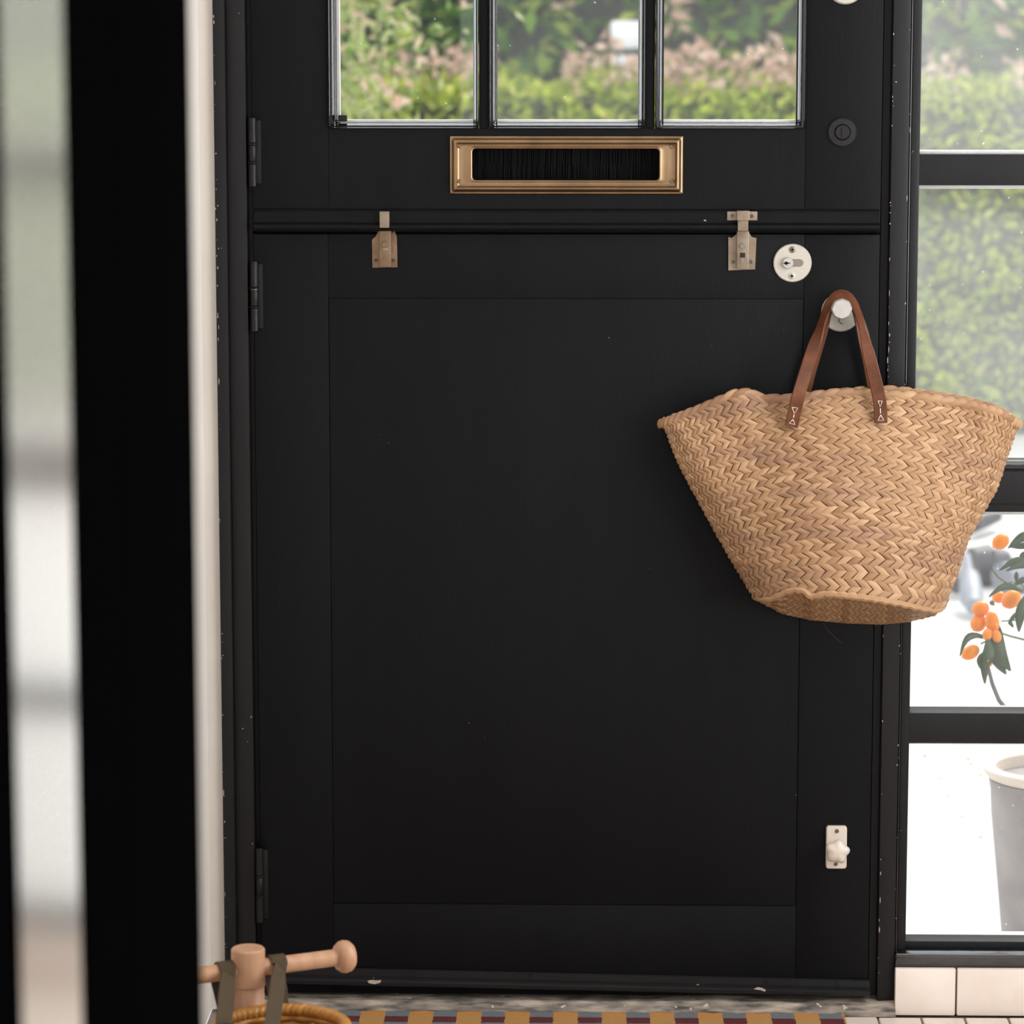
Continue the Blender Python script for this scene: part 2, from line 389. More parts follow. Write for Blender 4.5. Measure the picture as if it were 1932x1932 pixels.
# floor tiles near the door, each a part of the tiled strip
ft = S(MB().box(XC, 1.28, -0.62, 0.06, -0.05, -0.004).build('floor_tiling', M['grout'], smooth=0), 'pale glazed floor tiles in front of the door', 'floor')
TP = X(1738, 1906, -0.03) - X(1656, 1906, -0.03)
xs = X(1656, 1906, -0.03)
tile_me = None
k0 = math.floor((XC - xs) / TP)
for r, (ya, yb) in enumerate(((-0.15, -0.031), (-0.27, -0.153), (-0.39, -0.273), (-0.51, -0.393))):
    for k in range(k0 + 1, k0 + 60):
        xa = xs + k * TP
        if xa < XC or xa + TP > 1.27: continue
        if tile_me is None:
            t0 = MB().box(xa + 0.0016, xa + TP - 0.0016, ya, yb, -0.012, 0.0, 0.0012, 1).build('floor_tile', M['tile'], ft)
            tile_me, txa, tya = t0.data, xa, ya
        else:
            o = bpy.data.objects.new('floor_tile', tile_me); C.objects.link(o); o.parent = ft
            o.location = (xa - txa, ya - tya, random.uniform(-0.0006, 0.0004))

# ------------------------------------------------------------------ door frame (jambs, posts, sidelight)
XL0, XL1, XL2 = X(415, 900), X(437, 900), X(473, 900)
DXL, DXR = X(483, 900), X(1653, 900)
ZTOP = 2.08
LEAF = 0.042
ZSEAM = Zp(1000, 438.5)
ZBOT = Zp(1060, 1876)
XP0, XP1 = X(1670, 925), X(1703, 925)          # post beside the sidelight
XB0, XB1 = X(1708, 925), X(1725, 925)          # glazing bead
XR = 1.02                                      # far side of the sidelight
fr = thing('door_frame', (0, 0.05, 0), 'black painted frame around the door and the glazed sidelight', 'door frame', kind='structure')
MB().box(XL0, XL1, -0.020, 0.09, 0, ZTOP + 0.06, 0.002).build('jamb', M['frame'], fr)
MB().box(XL1, XL2, -0.008, 0.09, 0, ZTOP + 0.06, 0.002).build('jamb', M['frame'], fr)
MB().box(XL2, DXL - 0.002, 0.016, 0.09, 0, ZTOP).box(XL2, DXL + 0.010, LEAF + 0.002, 0.09, 0, ZTOP).build('rebate', M['frame'], fr)  # second box extended behind the leaf to block leaking daylight
MB().box(DXR + 0.003, XP0, 0.020, 0.09, 0, ZTOP).box(DXR - 0.010, XP0, LEAF + 0.002, 0.09, 0, ZTOP).build('rebate', M['frame'], fr)  # second box widened behind the leaf, shutting out a daylight leak
MB().box(XL0, XP1, -0.008, 0.09, ZTOP, ZTOP + 0.08).build('head', M['frame'], fr)
MB().box(XP0, XP1, -0.004, 0.09, 0.012, ZTOP + 0.06, 0.002).build('post', M['frame'], fr)
MB().box(XP1 + 0.0012, XB0 - 0.0005, 0.0025, 0.05, Zp(1700, 1799), ZTOP, 0.0012).build('bead', M['gloss'], fr)
MB().box(XB0, XB1, 0.006, 0.062, Zp(1700, 1795), ZTOP, 0.002).build('bead', M['frame'], fr)
MB().box(XR - 0.02, XR + 0.26, -0.004, 0.09, 0, ZTOP + 0.06, 0.002).build('post', M['frame'], fr)
MB().box(XP1, XR, -0.004, 0.09, ZTOP, ZTOP + 0.06).build('head', M['frame'], fr)
PM = 1825
def zs(py, y=0.006): return Zp(PM, py, y)
MB().box(XB1 - 0.003, XR, 0.008, 0.056, zs(350), zs(291), 0.001).build('glazing_bar', M['frame'], fr)
MB().box(XB1 - 0.003, XR, 0.012, 0.056, zs(889), zs(871), 0.0015).build('bead', M['gloss'], fr)
MB().box(XP1, XR, 0.000, 0.060, zs(951, 0), zs(889, 0), 0.002).build('transom', M['frame'], fr)
MB().box(XB1 - 0.003, XR, 0.012, 0.056, zs(967), zs(951), 0.0015).build('bead', M['frame'], fr)
MB().box(XB1 - 0.003, XR, 0.008, 0.056, zs(1403), zs(1346), 0.001).build('glazing_bar', M['frame'], fr)
MB().box(XB1 - 0.003, XR, 0.020, 0.058, zs(1793, 0.02), zs(1776, 0.02), 0.0015).build('bead', M['frame'], fr)
MB().box(XP1, XR, -0.012, 0.09, zs(1828, -0.012), zs(1799.5, -0.012), 0.0025).build('sill', M['gloss'], fr)
MB().box(XP1, XR, -0.008, 0.09, 0.0, zs(1828, -0.008)).build('sill_base', M['grout'], fr)
# chips where the paint has come off the arrises of the frame
for (xe, ye, n_, sd) in ((XL0 + 0.0015, -0.0204, 46, 5), (XP0 + 0.0008, -0.0043, 40, 6), (XP1 - 0.0008, -0.0043, 26, 8)):
    random.seed(sd); m = MB()
    for _ in range(n_):
        z = random.uniform(0.05, 1.45); a = random.uniform(.0003, .0009); b_ = random.uniform(.001, .006) * random.random() ** 2 + .0005
        x = xe + random.uniform(-.0008, .0018)
        m.prism([(x - a, z), (x - a * .3, z - b_), (x + a * .8, z - b_ * .5), (x + a, z + b_ * .4), (x + a * .1, z + b_), (x - a * .7, z + b_ * .6)], ye - 0.0002, ye + 0.0006)
    o = m.build('paint_chips', M['chip'], fr, 0); o['kind'] = 'stuff'
# white painted outside faces of the bars and the left post
for a, b_ in ((356, 284), (971, 865), (1404.5, 1339), (1800, 1768)):
    MB().box(XB1 - 0.006, XR, 0.066, 0.10, zs(a, 0.066), zs(b_, 0.066), 0.002).build('outside_bar', M['outer_white'], fr)
MB().box(XB1 - 0.02, XB1 + 0.0035, 0.066, 0.10, 0.02, ZTOP, 0.002).build('outside_post', M['outer_white'], fr)
for i, (a, b_) in enumerate(((-700, 288), (352, 868), (969, 1343), (1405, 1775))):
    g = MB().box(XB1 - 0.004, XR, 0.0595, 0.0635, zs(b_ + 8, 0.06), min(zs(a - 8, 0.06), ZTOP)).build('window_pane', M['glass_side' if i < 2 else 'glass_low'], fr, 0)
# right of the sidelight and above: rest of the front wall
S(MB().box(XL0 - 0.3, 1.4, 0.0, 0.09, ZTOP + 0.06, 2.62).build('wall_front', M['wall'], smooth=0), 'cream wall above the black door frame', 'wall')

# plinth tiles under the sidelight
pl = S(MB().box(X(1689, 1868, -0.02) + 0.004, 1.28, -0.012, -0.0085, 0.0, zs(1829, -0.012)).build('baseboard_right', M['grout'], smooth=0), 'tiled plinth under the sidelight window', 'baseboard')
ZPT = zs(1828.5, -0.022)
xa = X(1689, 1868, -0.022)
for i, xb in enumerate((X(1806, 1868, -0.022), X(2006, 1868, -0.022), X(2206, 1868, -0.022), X(2406, 1868, -0.022))):
    xb = min(xb, 1.27)
    if xb - xa < 0.02: break
    MB().box(xa, xb - 0.0025, -0.022, -0.012, 0.0, ZPT, 0.0022).build('plinth_tile', M['plinth'], pl); xa = xb

# threshold
th = MB()
zt = 0.017
th.rings([[Vector((x, y, z)) for y, z in ((-0.030, 0.0), (-0.030, 0.006), (-0.016, zt), (0.10, zt + 0.004), (0.10, 0.0))] for x in [XL0 + (XP1 - XL0) * i / 40 for i in range(41)]], True, True, True)
for v in th.bm.verts:
    if v.co.z > 0.004: v.co.z += 0.0022 * mnoise.noise(v.co * 18)
S(th.build('threshold', M['stone']), 'worn pale threshold with chipped black paint under the door', 'threshold')

# ------------------------------------------------------------------ upper door leaf
d1 = thing('door_1', (0, 0.02, ZSEAM), 'upper leaf of the black stable door with three panes and brass letter plate', 'door', kind='structure')
panes = ((620, 903, 635, 893), (923, 1217, 938, 1204), (1236, 1520, 1252, 1502))
zo, zi = Zp(1068, 242.5), Zp(1068, 231)
PX = [(X(a, 200), X(b, 200), X(c, 200, 0.02), X(d, 200, 0.02)) for a, b, c, d in panes]
G = 0.0006
MB().box(DXL, PX[0][0] - G, 0, LEAF, ZSEAM + 0.001, ZTOP - 0.003, 0.001).build('stile', M['door'], d1)
MB().box(PX[2][1] + G, DXR, 0, LEAF, ZSEAM + 0.001, ZTOP - 0.003, 0.001).build('stile', M['door'], d1)
# bottom rail, cut out for the letter slot
LXa, LXb, LZa, LZb = X(892, 310), X(1243, 310), Zp(1068, 339), Zp(1068, 281)
br_ = MB()
ra, rb = PX[0][0] - G + 0.0004, PX[2][1] + G - 0.0004
br_.box(ra, LXa, 0.0002, LEAF, ZSEAM + 0.001, zo); br_.box(LXb, rb, 0.0002, LEAF, ZSEAM + 0.001, zo)
br_.box(LXa, LXb, 0.0002, LEAF, ZSEAM + 0.001, LZa); br_.box(LXa, LXb, 0.0002, LEAF, LZb, zo)
br_.build('bottom_rail', M['door'], d1, 0)
MB().box(PX[0][1] + G, PX[1][0] - G, 0, LEAF, zo + 0.0005, ZTOP - 0.003, 0.0015).build('muntin', M['door'], d1)
MB().box(PX[1][1] + G, PX[2][0] - G, 0, LEAF, zo + 0.0005, ZTOP - 0.003, 0.0015).build('muntin', M['door'], d1)
MB().box(PX[0][0], PX[2][1], 0, LEAF, ZTOP - 0.12, ZTOP - 0.003, 0.001).build('top_rail', M['door'], d1)
prof = [(0.0, -0.0045), (0.06, -0.006), (0.16, -0.0045), (0.20, -0.001), (0.34, 0.000), (0.52, 0.004), (0.70, 0.010), (0.82, 0.016), (0.84, 0.020), (1.0, 0.0215)]
ztp = ZTOP - 0.12
for (xa, xb, ia, ib) in PX:
    m = MB(); rs = []
    for t_, y in prof:
        x0, x1 = xa + (ia - xa) * t_, xb + (ib - xb) * t_
        z0, z1 = zo + (zi - zo) * t_, ztp - (zi - zo) * t_
        rs.append([Vector((x0, y, z0)), Vector((x1, y, z0)), Vector((x1, y, z1)), Vector((x0, y, z1))])
    rs.append([p.copy() + Vector((0, 0.012, 0)) for p in rs[-1]])
    m.rings(rs, True); m.build('glazing_moulding', M['gloss'], d1, 50)
    MB().box(ia - 0.004, ib + 0.004, 0.0225, 0.0265, zi - 0.006, ztp).build('window_pane', M['glass'], d1, 0)
    MB().box(ia - 0.006, ib + 0.006, 0.028, LEAF - 0.001, zi - 0.012, zi + 0.0034, 0.001).build('outside_bead', M['outer_white'], d1)  # raised so its white also imitates the moulding's sky highlight
xg = PX[0][2]
MB().box(xg - 0.006, xg + 0.0045, 0.028, LEAF - 0.001, zi, ztp, 0.001).build('outside_bead', M['outer_white'], d1)
MB().box(X(639, 222, 0.02), X(655, 222, 0.02), 0.012, 0.022, Zp(640, 229, 0.02), Zp(640, 217, 0.02), 0.001).build('pane_clip', M['frame'], d1)
# meeting moulding at the foot of the upper leaf
zA, zB = Zp(1068, 394), Zp(1068, 436)
mp_ = [(0.0, zA), (-0.004, zA - 0.002), (-0.0075, zA - 0.007), (-0.0085, zA - 0.016), (-0.0095, zA - 0.019), (-0.0105, zB + 0.012), (-0.0150, zB + 0.009), (-0.0165, zB + 0.005), (-0.0140, zB + 0.0015), (-0.008, zB), (0.0, zB)]
m = MB(); m.rings([[Vector((x, y, z)) for y, z in mp_] for x in [DXL + 0.002 + (DXR - DXL - 0.004) * i / 30 for i in range(31)]], True, True, True)
for v in m.bm.verts:
    v.co.z += 0.0006 * mnoise.noise(Vector((v.co.x * 9, 0, v.co.z * 30)))
m.build('meeting_moulding', M['door'], d1)
MB().box(DXL + 0.004, DXR - 0.004, LEAF + 0.0005, LEAF + 0.012, ZSEAM - 0.02, ZSEAM + 0.03).build('seam_light_stop', M['frame'], d1)  # unseen strip added to stop daylight leaking through the seam

def screw(mb_parent, p, r, mat_, slot=True, phillips=False):
    s = MB(); s.lathe(p, (0, -1, 0), [(r, -0.001), (r, 0.0006), (r * 0.8, 0.0013), (0.0, 0.0015)], 14)
    o = s.build('screw', mat_, mb_parent)
    d = MB()
    if phillips:
        d.box(p.x - r * .55, p.x + r * .55, p.y - 0.0018, p.y - 0.0012, p.z - r * .16, p.z + r * .16)
        d.box(p.x - r * .16, p.x + r * .16, p.y - 0.0018, p.y - 0.0012, p.z - r * .55, p.z + r * .55)
    else:
        q = r * 0.75
        d.rings([[p + Vector((-q, -0.0013, -q * .75)), p + Vector((-q * .75, -0.0013, -q)), p + Vector((q, -0.0013, q * .75)), p + Vector((q * .75, -0.0013, q))],
                 [p + Vector((-q, -0.0018, -q * .75)), p + Vector((-q * .75, -0.0018, -q)), p + Vector((q, -0.0018, q * .75)), p + Vector((q * .75, -0.0018, q))]], True, True, True)
    # slot joined to the screw so that it stays one small piece
    me = d.bm; bmesh.ops.recalc_face_normals(me, faces=me.faces[:])
    bmesh.ops.translate(me, verts=me.verts[:], vec=-root_loc(mb_parent))
    b2 = bmesh.new(); b2.from_mesh(o.data); nf = len(b2.faces)
    tmp = bpy.data.meshes.new('tmp'); me.to_mesh(tmp); me.free(); b2.from_mesh(tmp); bpy.data.meshes.remove(tmp)
    b2.faces.ensure_lookup_table()
    for f in b2.faces[nf:]: f.material_index = 1
    b2.to_mesh(o.data); b2.free(); o.data.materials.append(M['hole'])
    return o

# brass letter plate
oxa, oxb, oza, ozb = X(848, 310), X(1289.5, 310), Zp(1068, 366.5), Zp(1068, 255.5)
m = MB(); rs = []
wx, wz = oxb - oxa, ozb - oza
ix0, ix1, iz0, iz1 = LXa - 0.0005, LXb + 0.0005, LZa - 0.0005, LZb + 0.0005
def rrect(x0, x1, z0, z1, r, y, n=5):
    pts = []
    for cx, cz, a0 in ((x1 - r, z1 - r, 0), (x0 + r, z1 - r, 90), (x0 + r, z0 + r, 180), (x1 - r, z0 + r, 270)):
        for k in range(n):
            a = math.radians(a0 + 90 * k / (n - 1)); pts.append(Vector((cx + r * math.cos(a), y, cz + r * math.sin(a))))
    return pts
for d, y in ((0, 0.0), (0, -0.002), (0.0012, -0.0038), (0.003, -0.0042), (0.0042, -0.0055), (0.006, -0.0088), (0.008, -0.0105), (0.0095, -0.0105), (0.0110, -0.0075), (0.0125, -0.0055), (0.015, -0.005)):
    rs.append(rrect(oxa + d, oxb - d, oza + d, ozb - d, max(0.0012, 0.003 - d * 0.1), y))
d = 0.0
for k, y in ((0.0035, -0.005), (0.0018, -0.0062), (0.0004, -0.0055), (0.0, -0.002), (0.0, 0.012)):
    rs.append(rrect(ix0 - k, ix1 + k, iz0 - k, iz1 + k, 0.0055, y))
m.rings(rs, True)
lp = m.build('letter_plate', M['brass'], d1, 40); lp['label'] = 'brass letter plate'
for px_, py_ in ((867, 276), (867, 342), (1267, 277), (1267, 342)):
    screw(lp, P(px_, py_, -0.0055), 0.0030, M['brass'])
m = MB(); random.seed(3)
for i in range(150):
    x = LXa + (LXb - LXa) * (i + random.random()) / 150
    z1 = (LZa + LZb) / 2 + random.uniform(-0.004, 0.004)
    m.box(x, x + 0.0015, 0.013 + random.uniform(0, .003), 0.017, LZa, z1); m.box(x + .0007, x + 0.0022, 0.013 + random.uniform(0, .003), 0.017, z1 - 0.002, LZb)
m.box(LXa, LXb, 0.018, 0.022, LZa, LZb)
bo = m.build('brush', M['brush'], lp, 0); bo['label'] = 'black draught brush in the letter slot'
# painted-over lock and the pale rosette above it
c = P(1589, 249.5)
m = MB(); m.lathe(c, (0, -1, 0), [(0.0205, -0.001), (0.0205, 0.0025), (0.0190, 0.0040), (0.0115, 0.0045), (0.0105, 0.0030), (0.0100, 0.0060), (0.0092, 0.0066), (0.0, 0.0066)], 32)
lk = m.build('cylinder_lock', M['frame'], d1); lk['label'] = 'round lock painted over in black'
MB().box(c.x - 0.0008, c.x + 0.0008, -0.0085, -0.006, c.z - 0.0065, c.z + 0.0065).build('keyhole', M['hole'], lk)
c = P(1595, -28)
m = MB(); m.lathe(c, (0, -1, 0), [(0.0265, -0.001), (0.0265, 0.003), (0.0245, 0.0055), (0.012, 0.006), (0.012, 0.03), (0.0, 0.03)], 40)
m.build('lock_rosette', M['steel'], d1)

# ------------------------------------------------------------------ lower door leaf
d2 = thing('door_2', (0, 0.02, ZBOT), 'lower leaf of the black stable door with flush panel and weatherboard', 'door', kind='structure')
ya_, yb_ = 0.0, LEAF
xa, xb = X(624, 1100), X(1510, 1100)
za, zb = Zp(1068, 1707), Zp(1068, 563.5)
ZU = ZSEAM - 0.0025
MB().box(DXL, xa, 0, LEAF, ZBOT, ZU, 0.0012).build('stile', M['door'], d2)
MB().box(xb, DXR, 0, LEAF, ZBOT, ZU, 0.0012).build('stile', M['door'], d2)
MB().box(xa + 0.0003, xb - 0.0003, 0.0004, LEAF, zb + 0.0003, ZU, 0.0006).build('top_rail', M['door'], d2)
MB().box(xa + 0.0003, xb - 0.0003, 0.0004, LEAF, ZBOT, za - 0.0003, 0.0006).build('bottom_rail', M['door'], d2)
MB().box(xa + 0.0005, xb - 0.0005, 0.0012, LEAF, za, zb, 0.0012).build('panel', M['door'], d2)
# weatherboard, hanging slightly askew
def wz_(px, l, r): return l + (r - l) * (px - 600) / 1040
m = MB(); rs = []
for i in range(31):
    pxx = 496 + (1640 - 496) * i / 30
    z1 = Zp(pxx, wz_(pxx, 1825.5, 1849)); z0 = Zp(pxx, wz_(pxx, 1853, 1876))
    x = X(pxx, 1850)
    h = z1 - z0
    rs.append([Vector((x, 0.003, z1)), Vector((x, -0.003, z1 + 0.0008)), Vector((x, -0.006, z1 - 0.001)), Vector((x, -0.0065, z1 - h * 0.42)), Vector((x, -0.0145, z1 - h * 0.52)), Vector((x, -0.018, z1 - h * 0.66)), Vector((x, -0.018, z0 + h * 0.12)), Vector((x, -0.014, z0)), Vector((x, 0.003, z0))])
m.rings(rs, True, True, True); wb = m.build('weatherboard', M['frame'], d2)
for px_, py_ in ((782, 1834), (1002, 1839), (1445, 1851), (1580, 1855)):
    MB().cyl(P(px_, py_, -0.0062), (0, -1, 0), 0.0032, 0.0016, 10).build('nail_head', M['hinge'], wb)
# patches where the paint has come off
def flake(parent, pts, y, mat_):
    poly = [P(a, b_, y) for a, b_ in pts]
    m = MB(); m.prism([(p.x, p.z) for p in poly], y, y + 0.0006); return m.build('bare_patch', mat_, parent, 0)
M['bare'] = mat('bare_wood', (0.50, 0.43, 0.36), 0.8, var=0.2, vscale=80)
flake(wb, ((693, 1851), (700, 1849), (712, 1850), (719, 1849), (718, 1854), (708, 1857), (696, 1855)), -0.0188, M['bare'])
flake(wb, ((1422, 1866), (1430, 1862.5), (1438, 1864), (1445, 1868), (1443, 1871), (1434, 1868), (1426, 1867)), -0.0188, M['bare'])

# slide bolts
def bolt(px0, right):
    y = 0.0
    if not right:
        base = MB()
        o = [(702, 452), (709, 446), (714, 436), (712, 425), (737, 425), (744, 436), (749, 446), (750, 504), (703, 505)]
        base.prism([(P(a, b_).x, P(a, b_).z) for a, b_ in o], -0.0025, -0.0004)
        bo = base.build('slide_bolt', M['old_brass'], d2); bo['label'] = 'tarnished slide bolt left of the letter plate'
        MB().pbox(715.5, 738, 425.5, 504, -0.0105, -0.002, 0.0016).build('bolt_cover', M['old_brass'], bo)
        MB().pbox(716, 734.5, 399, 430, -0.018, -0.0095, 0.0012).build('bolt_bar', M['old_nickel'], bo)
        MB().cyl(P(726, 461, -0.0105), (0, -1, 0), 0.0042, 0.0055, 16).build('bolt_knob', M['old_brass'], bo)
        MB().pbox(722, 732, 467, 473, -0.0125, -0.0100, 0.0005).build('bolt_tongue', M['old_nickel'], bo)
        for q in ((709, 490.5), (743, 490.5), (741, 437)): screw(bo, P(*q, -0.0026), 0.0030, M['old_brass'], phillips=True)
    else:
        base = MB()
        o = [(1374, 447), (1380, 449), (1387, 444), (1391, 440), (1414, 440), (1418, 447), (1427, 449), (1424.5, 508), (1374, 510)]
        base.prism([(P(a, b_).x, P(a, b_).z) for a, b_ in o], -0.0025, -0.0004)
        bo = base.build('slide_bolt', M['old_nickel'], d2); bo['label'] = 'worn slide bolt beside the round lock'
        MB().pbox(1390, 1413.5, 431, 508, -0.0105, -0.002, 0.0016).build('bolt_cover', M['old_nickel'], bo)
        MB().pbox(1392, 1412, 402, 436, -0.018, -0.0095, 0.0012).build('bolt_bar', M['old_nickel'], bo)
        MB().cyl(P(1401, 464, -0.0105), (0, -1, 0), 0.0042, 0.0052, 16).build('bolt_knob', M['steel_dark'], bo)
        MB().pbox(1396, 1406, 477, 486, -0.0108, -0.0095, 0.0003).build('bolt_slot', M['hole'], bo)
        MB().pbox(1397, 1404, 487, 497, -0.0110, -0.0095, 0.0003).build('bolt_tongue', M['steel_dark'], bo)
        for q in ((1383, 494), (1418, 494)): screw(bo, P(*q, -0.0026), 0.0030, M['old_nickel'], phillips=True)
bolt(0, False); bolt(0, True)
# keeper of the right bolt sits on the upper leaf
ke = MB(); ke.pbox(1372, 1429, 399, 416, -0.0105, -0.0080, 0.0008)
kp = ke.build('bolt_keeper', M['old_nickel'], d1)
MB().pbox(1390, 1415, 397.5, 416.5, -0.0215, -0.0100, 0.002).build('keeper_bridge', M['old_nickel'], kp)
for q in ((1381, 407), (1419, 407.5)): screw(kp, P(*q, -0.0106), 0.0030, M['old_nickel'], phillips=True)

# deadlock rosette
c = P(1495, 496)
m = MB(); m.lathe(c, (0, -1, 0), [(0.0270, -0.001), (0.0270, 0.0022), (0.0258, 0.0036), (0.0, 0.0036)], 48)
ro = m.build('deadlock_rosette', M['steel'], d2); ro['label'] = 'round steel lock rosette'
c2 = P(1486, 496, -0.0036)
sl = MB(); L_ = 0.0225
sl.rings([[Vector((c2.x, y, c2.z - .0054)), Vector((c2.x + L_ - .0054, y, c2.z - .0054)), Vector((c2.x + L_ - .0016, y, c2.z - .0038)), Vector((c2.x + L_, y, c2.z)), Vector((c2.x + L_ - .0016, y, c2.z + .0038)), Vector((c2.x + L_ - .0054, y, c2.z + .0054)), Vector((c2.x, y, c2.z + .0054))] for y in (-0.0034, -0.0042)], True, True, True)
sl.build('lock_case', M['steel_dark'], ro)
m = MB(); m.lathe(c2, (0, -1, 0), [(0.0080, -0.0005), (0.0080, 0.0050), (0.0072, 0.0062), (0.0, 0.0064)], 28); cyl_ = m.build('lock_cylinder', M['knob'], ro)
m = MB(); kx, kz = c2.x - 0.0022, c2.z
m.lathe((kx, c2.y - 0.0062, kz), (0, -1, 0), [(0.0024, 0), (0.0024, 0.0006)], 12); m.box(kx - 0.004, kx + 0.0052, c2.y - 0.0068, c2.y - 0.0060, kz - 0.0008, kz + 0.0008)
m.build('keyhole', M['hole'], ro)
screw(ro, P(1495, 471, -0.0036), 0.0048, M['steel_dark'], phillips=True); screw(ro, P(1494, 520.5, -0.0036), 0.0048, M['steel'], phillips=True)

# door knob and its rosette
c = P(1586, 589)
m = MB(); m.lathe(c, (0, -1, 0), [(0.0275, -0.001), (0.0275, 0.002), (0.0262, 0.0036), (0.0, 0.0036)], 48)
kr = m.build('knob_rosette', M['steel'], d2)
kc = P(1588, 583, -0.052)
m = MB(); m.lathe((kc.x, 0, kc.z), (0, -1, 0), [(0.0085, 0.003), (0.0078, 0.010), (0.0078, 0.040)], 20)
m.build('knob_shaft', M['knob'], kr)
m = MB(); m.lathe((kc.x, -0.040, kc.z), (0, -1, 0), [(0.0085, 0.0), (0.0125, 0.001), (0.0142, 0.004), (0.0145, 0.010), (0.0138, 0.0140), (0.0125, 0.0155), (0.0, 0.0160)], 48, lobes=8, lobe_amp=0.022)
kb = m.build('door_knob', M['knob'], kr, 38); kb['label'] = 'scalloped grey metal door knob'
MB().tube([P(1583, 600, -0.0040), P(1583, 606, -0.0042), P(1586, 610, -0.0042), P(1590, 611, -0.0042)], 0.0005, 6).build('rosette_scratch', M['hole'], kr)

# small cream latch near the foot
m = MB()
cx0, cx1 = X(1558, 1597), X(1597, 1597); cz0, cz1 = Zp(1578, 1637), Zp(1578, 1557)
m.rings([rrect(cx0, cx1, cz0, cz1, 0.004, y) for y in (0.001, -0.006)] + [rrect(cx0 + .0012, cx1 - .0012, cz0 + .0012, cz1 - .0012, 0.0035, -0.0076)], True, True, True)
la = m.build('latch_plate', M['white_paint'], d2); la['label'] = 'cream painted latch with star knob'
kc2 = P(1580, 1607, -0.028)
m = MB(); m.lathe((kc2.x, -0.006, kc2.z), (0, -1, 0), [(0.007, 0.0), (0.006, 0.010), (0.012, 0.014), (0.0160, 0.018), (0.0165, 0.022), (0.0135, 0.0265), (0.006, 0.0285), (0.0, 0.029)], 40, lobes=5, lobe_amp=0.11)
m.build('latch_knob', M['white_paint'], la, 60)
screw(la, P(1579, 1568, -0.0078), 0.0030, M['old_brass']); screw(la, P(1577, 1630, -0.0078), 0.0030, M['old_brass'])

# hinges
def hinge(px, pt, pb, parent, ring=None):
    yy = -0.006
    z1, z0 = Zp(px, pt, yy), Zp(px, pb, yy); x = X(px, (pt + pb) / 2, yy); h = z1 - z0
    pr = [(0.002, 0)]
    r = 0.0060
    for a, b_, q in ((0.0, .33, r), (.335, .36, r * 1.22), (.365, .60, r * .95), (.605, .63, r * 1.25), (.635, 1.0, r)):
        pr += [(q * 0.9, h * a), (q, h * a + 0.0008), (q, h * b_ - 0.0008), (q * 0.9, h * b_)]
    pr += [(0.002, h)]
    m = MB(); m.lathe((x, yy, z0), (0, 0, 1), pr, 16)
    o = m.build('hinge', M['hinge'], parent)
    MB().box(x - 0.004, x + 0.012, -0.0006, 0.001, z0 + 0.004, z1 - 0.004, 0.0008).build('hinge_leaf', M['hinge'], o)
    if ring:
        zr = Zp(px, ring, yy)
        MB().lathe((x, yy, zr - 0.002), (0, 0, 1), [(0.0052, 0), (0.0060, 0.001), (0.0060, 0.003), (0.0052, 0.004)], 16).build('brass_washer', M['brass'], o)
hinge(476, 222, 352, d1); hinge(479.5, 493, 625, d2, 545); hinge(489.5, 1600, 1740, d2)

# ------------------------------------------------------------------ straw bag on the door knob
def interp(tab, t):
    if t <= tab[0][0]: return tab[0][1]
    for (a, va), (b_, vb) in zip(tab[:-1], tab[1:]):
        if t <= b_:
            k = (t - a) / (b_ - a)
            return tuple(p + (q - p) * k for p, q in zip(va, vb)) if isinstance(va, tuple) else va + (vb - va) * k
    return tab[-1][1]
LE = [(0, (1246, 796)), (.06, (1258, 815)), (.21, (1276, 864)), (.36, (1302, 916)), (.58, (1343, 990)), (.71, (1368, 1034)), (.88, (1401, 1089)), (1, (1424, 1128))]
RE = [(0, (1924, 797)), (.06, (1915, 818)), (.15, (1905, 848)), (.37, (1880, 923)), (.53, (1848, 979)), (.65, (1826, 1019)), (.84, (1806, 1083)), (1, (1782, 1144))]
AR = [(0, 60.0), (.3, 62.0), (.55, 57.0), (.8, 40.0), (1, 22.0)]
FOLD = [(-1, 0), (-.82, -4), (-.58, -18), (-.50, -15), (-.42, 2), (-.30, 6), (-.15, 4), (0, 1), (.4, -2), (.7, -8), (.88, -9), (1, 0)]
BOT = [(-1, 0), (-.85, 6), (-.62, -6), (-.5, -4), (-.4, 10), (-.25, 5), (0, 8), (.4, 12), (.75, 14), (.92, 12), (1, 0)]
YC = -0.050
def bulge(v): return 0.034 + 0.062 * math.sin(min(1, v * 0.62 + 0.02) * math.pi / 2) ** 1.0 + 0.015 * v
OUT = [(-1, (1424, 1128)), (-.7, (1480, 1160)), (-.4, (1540, 1173)), (0, (1608, 1180)), (.35, (1665, 1182)), (.65, (1715, 1176)), (.9, (1762, 1162)), (1, (1782, 1144))]
def bag_corner_z(s):
    l, r = interp(LE, 1.0), interp(RE, 1.0)
    return P((l[0] + r[0]) / 2 + (r[0] - l[0]) / 2 * s, (l[1] + r[1]) / 2 + (r[1] - l[1]) / 2 * s - interp(AR, 1.0) * (1 - s * s) + interp(BOT, s), YC).z
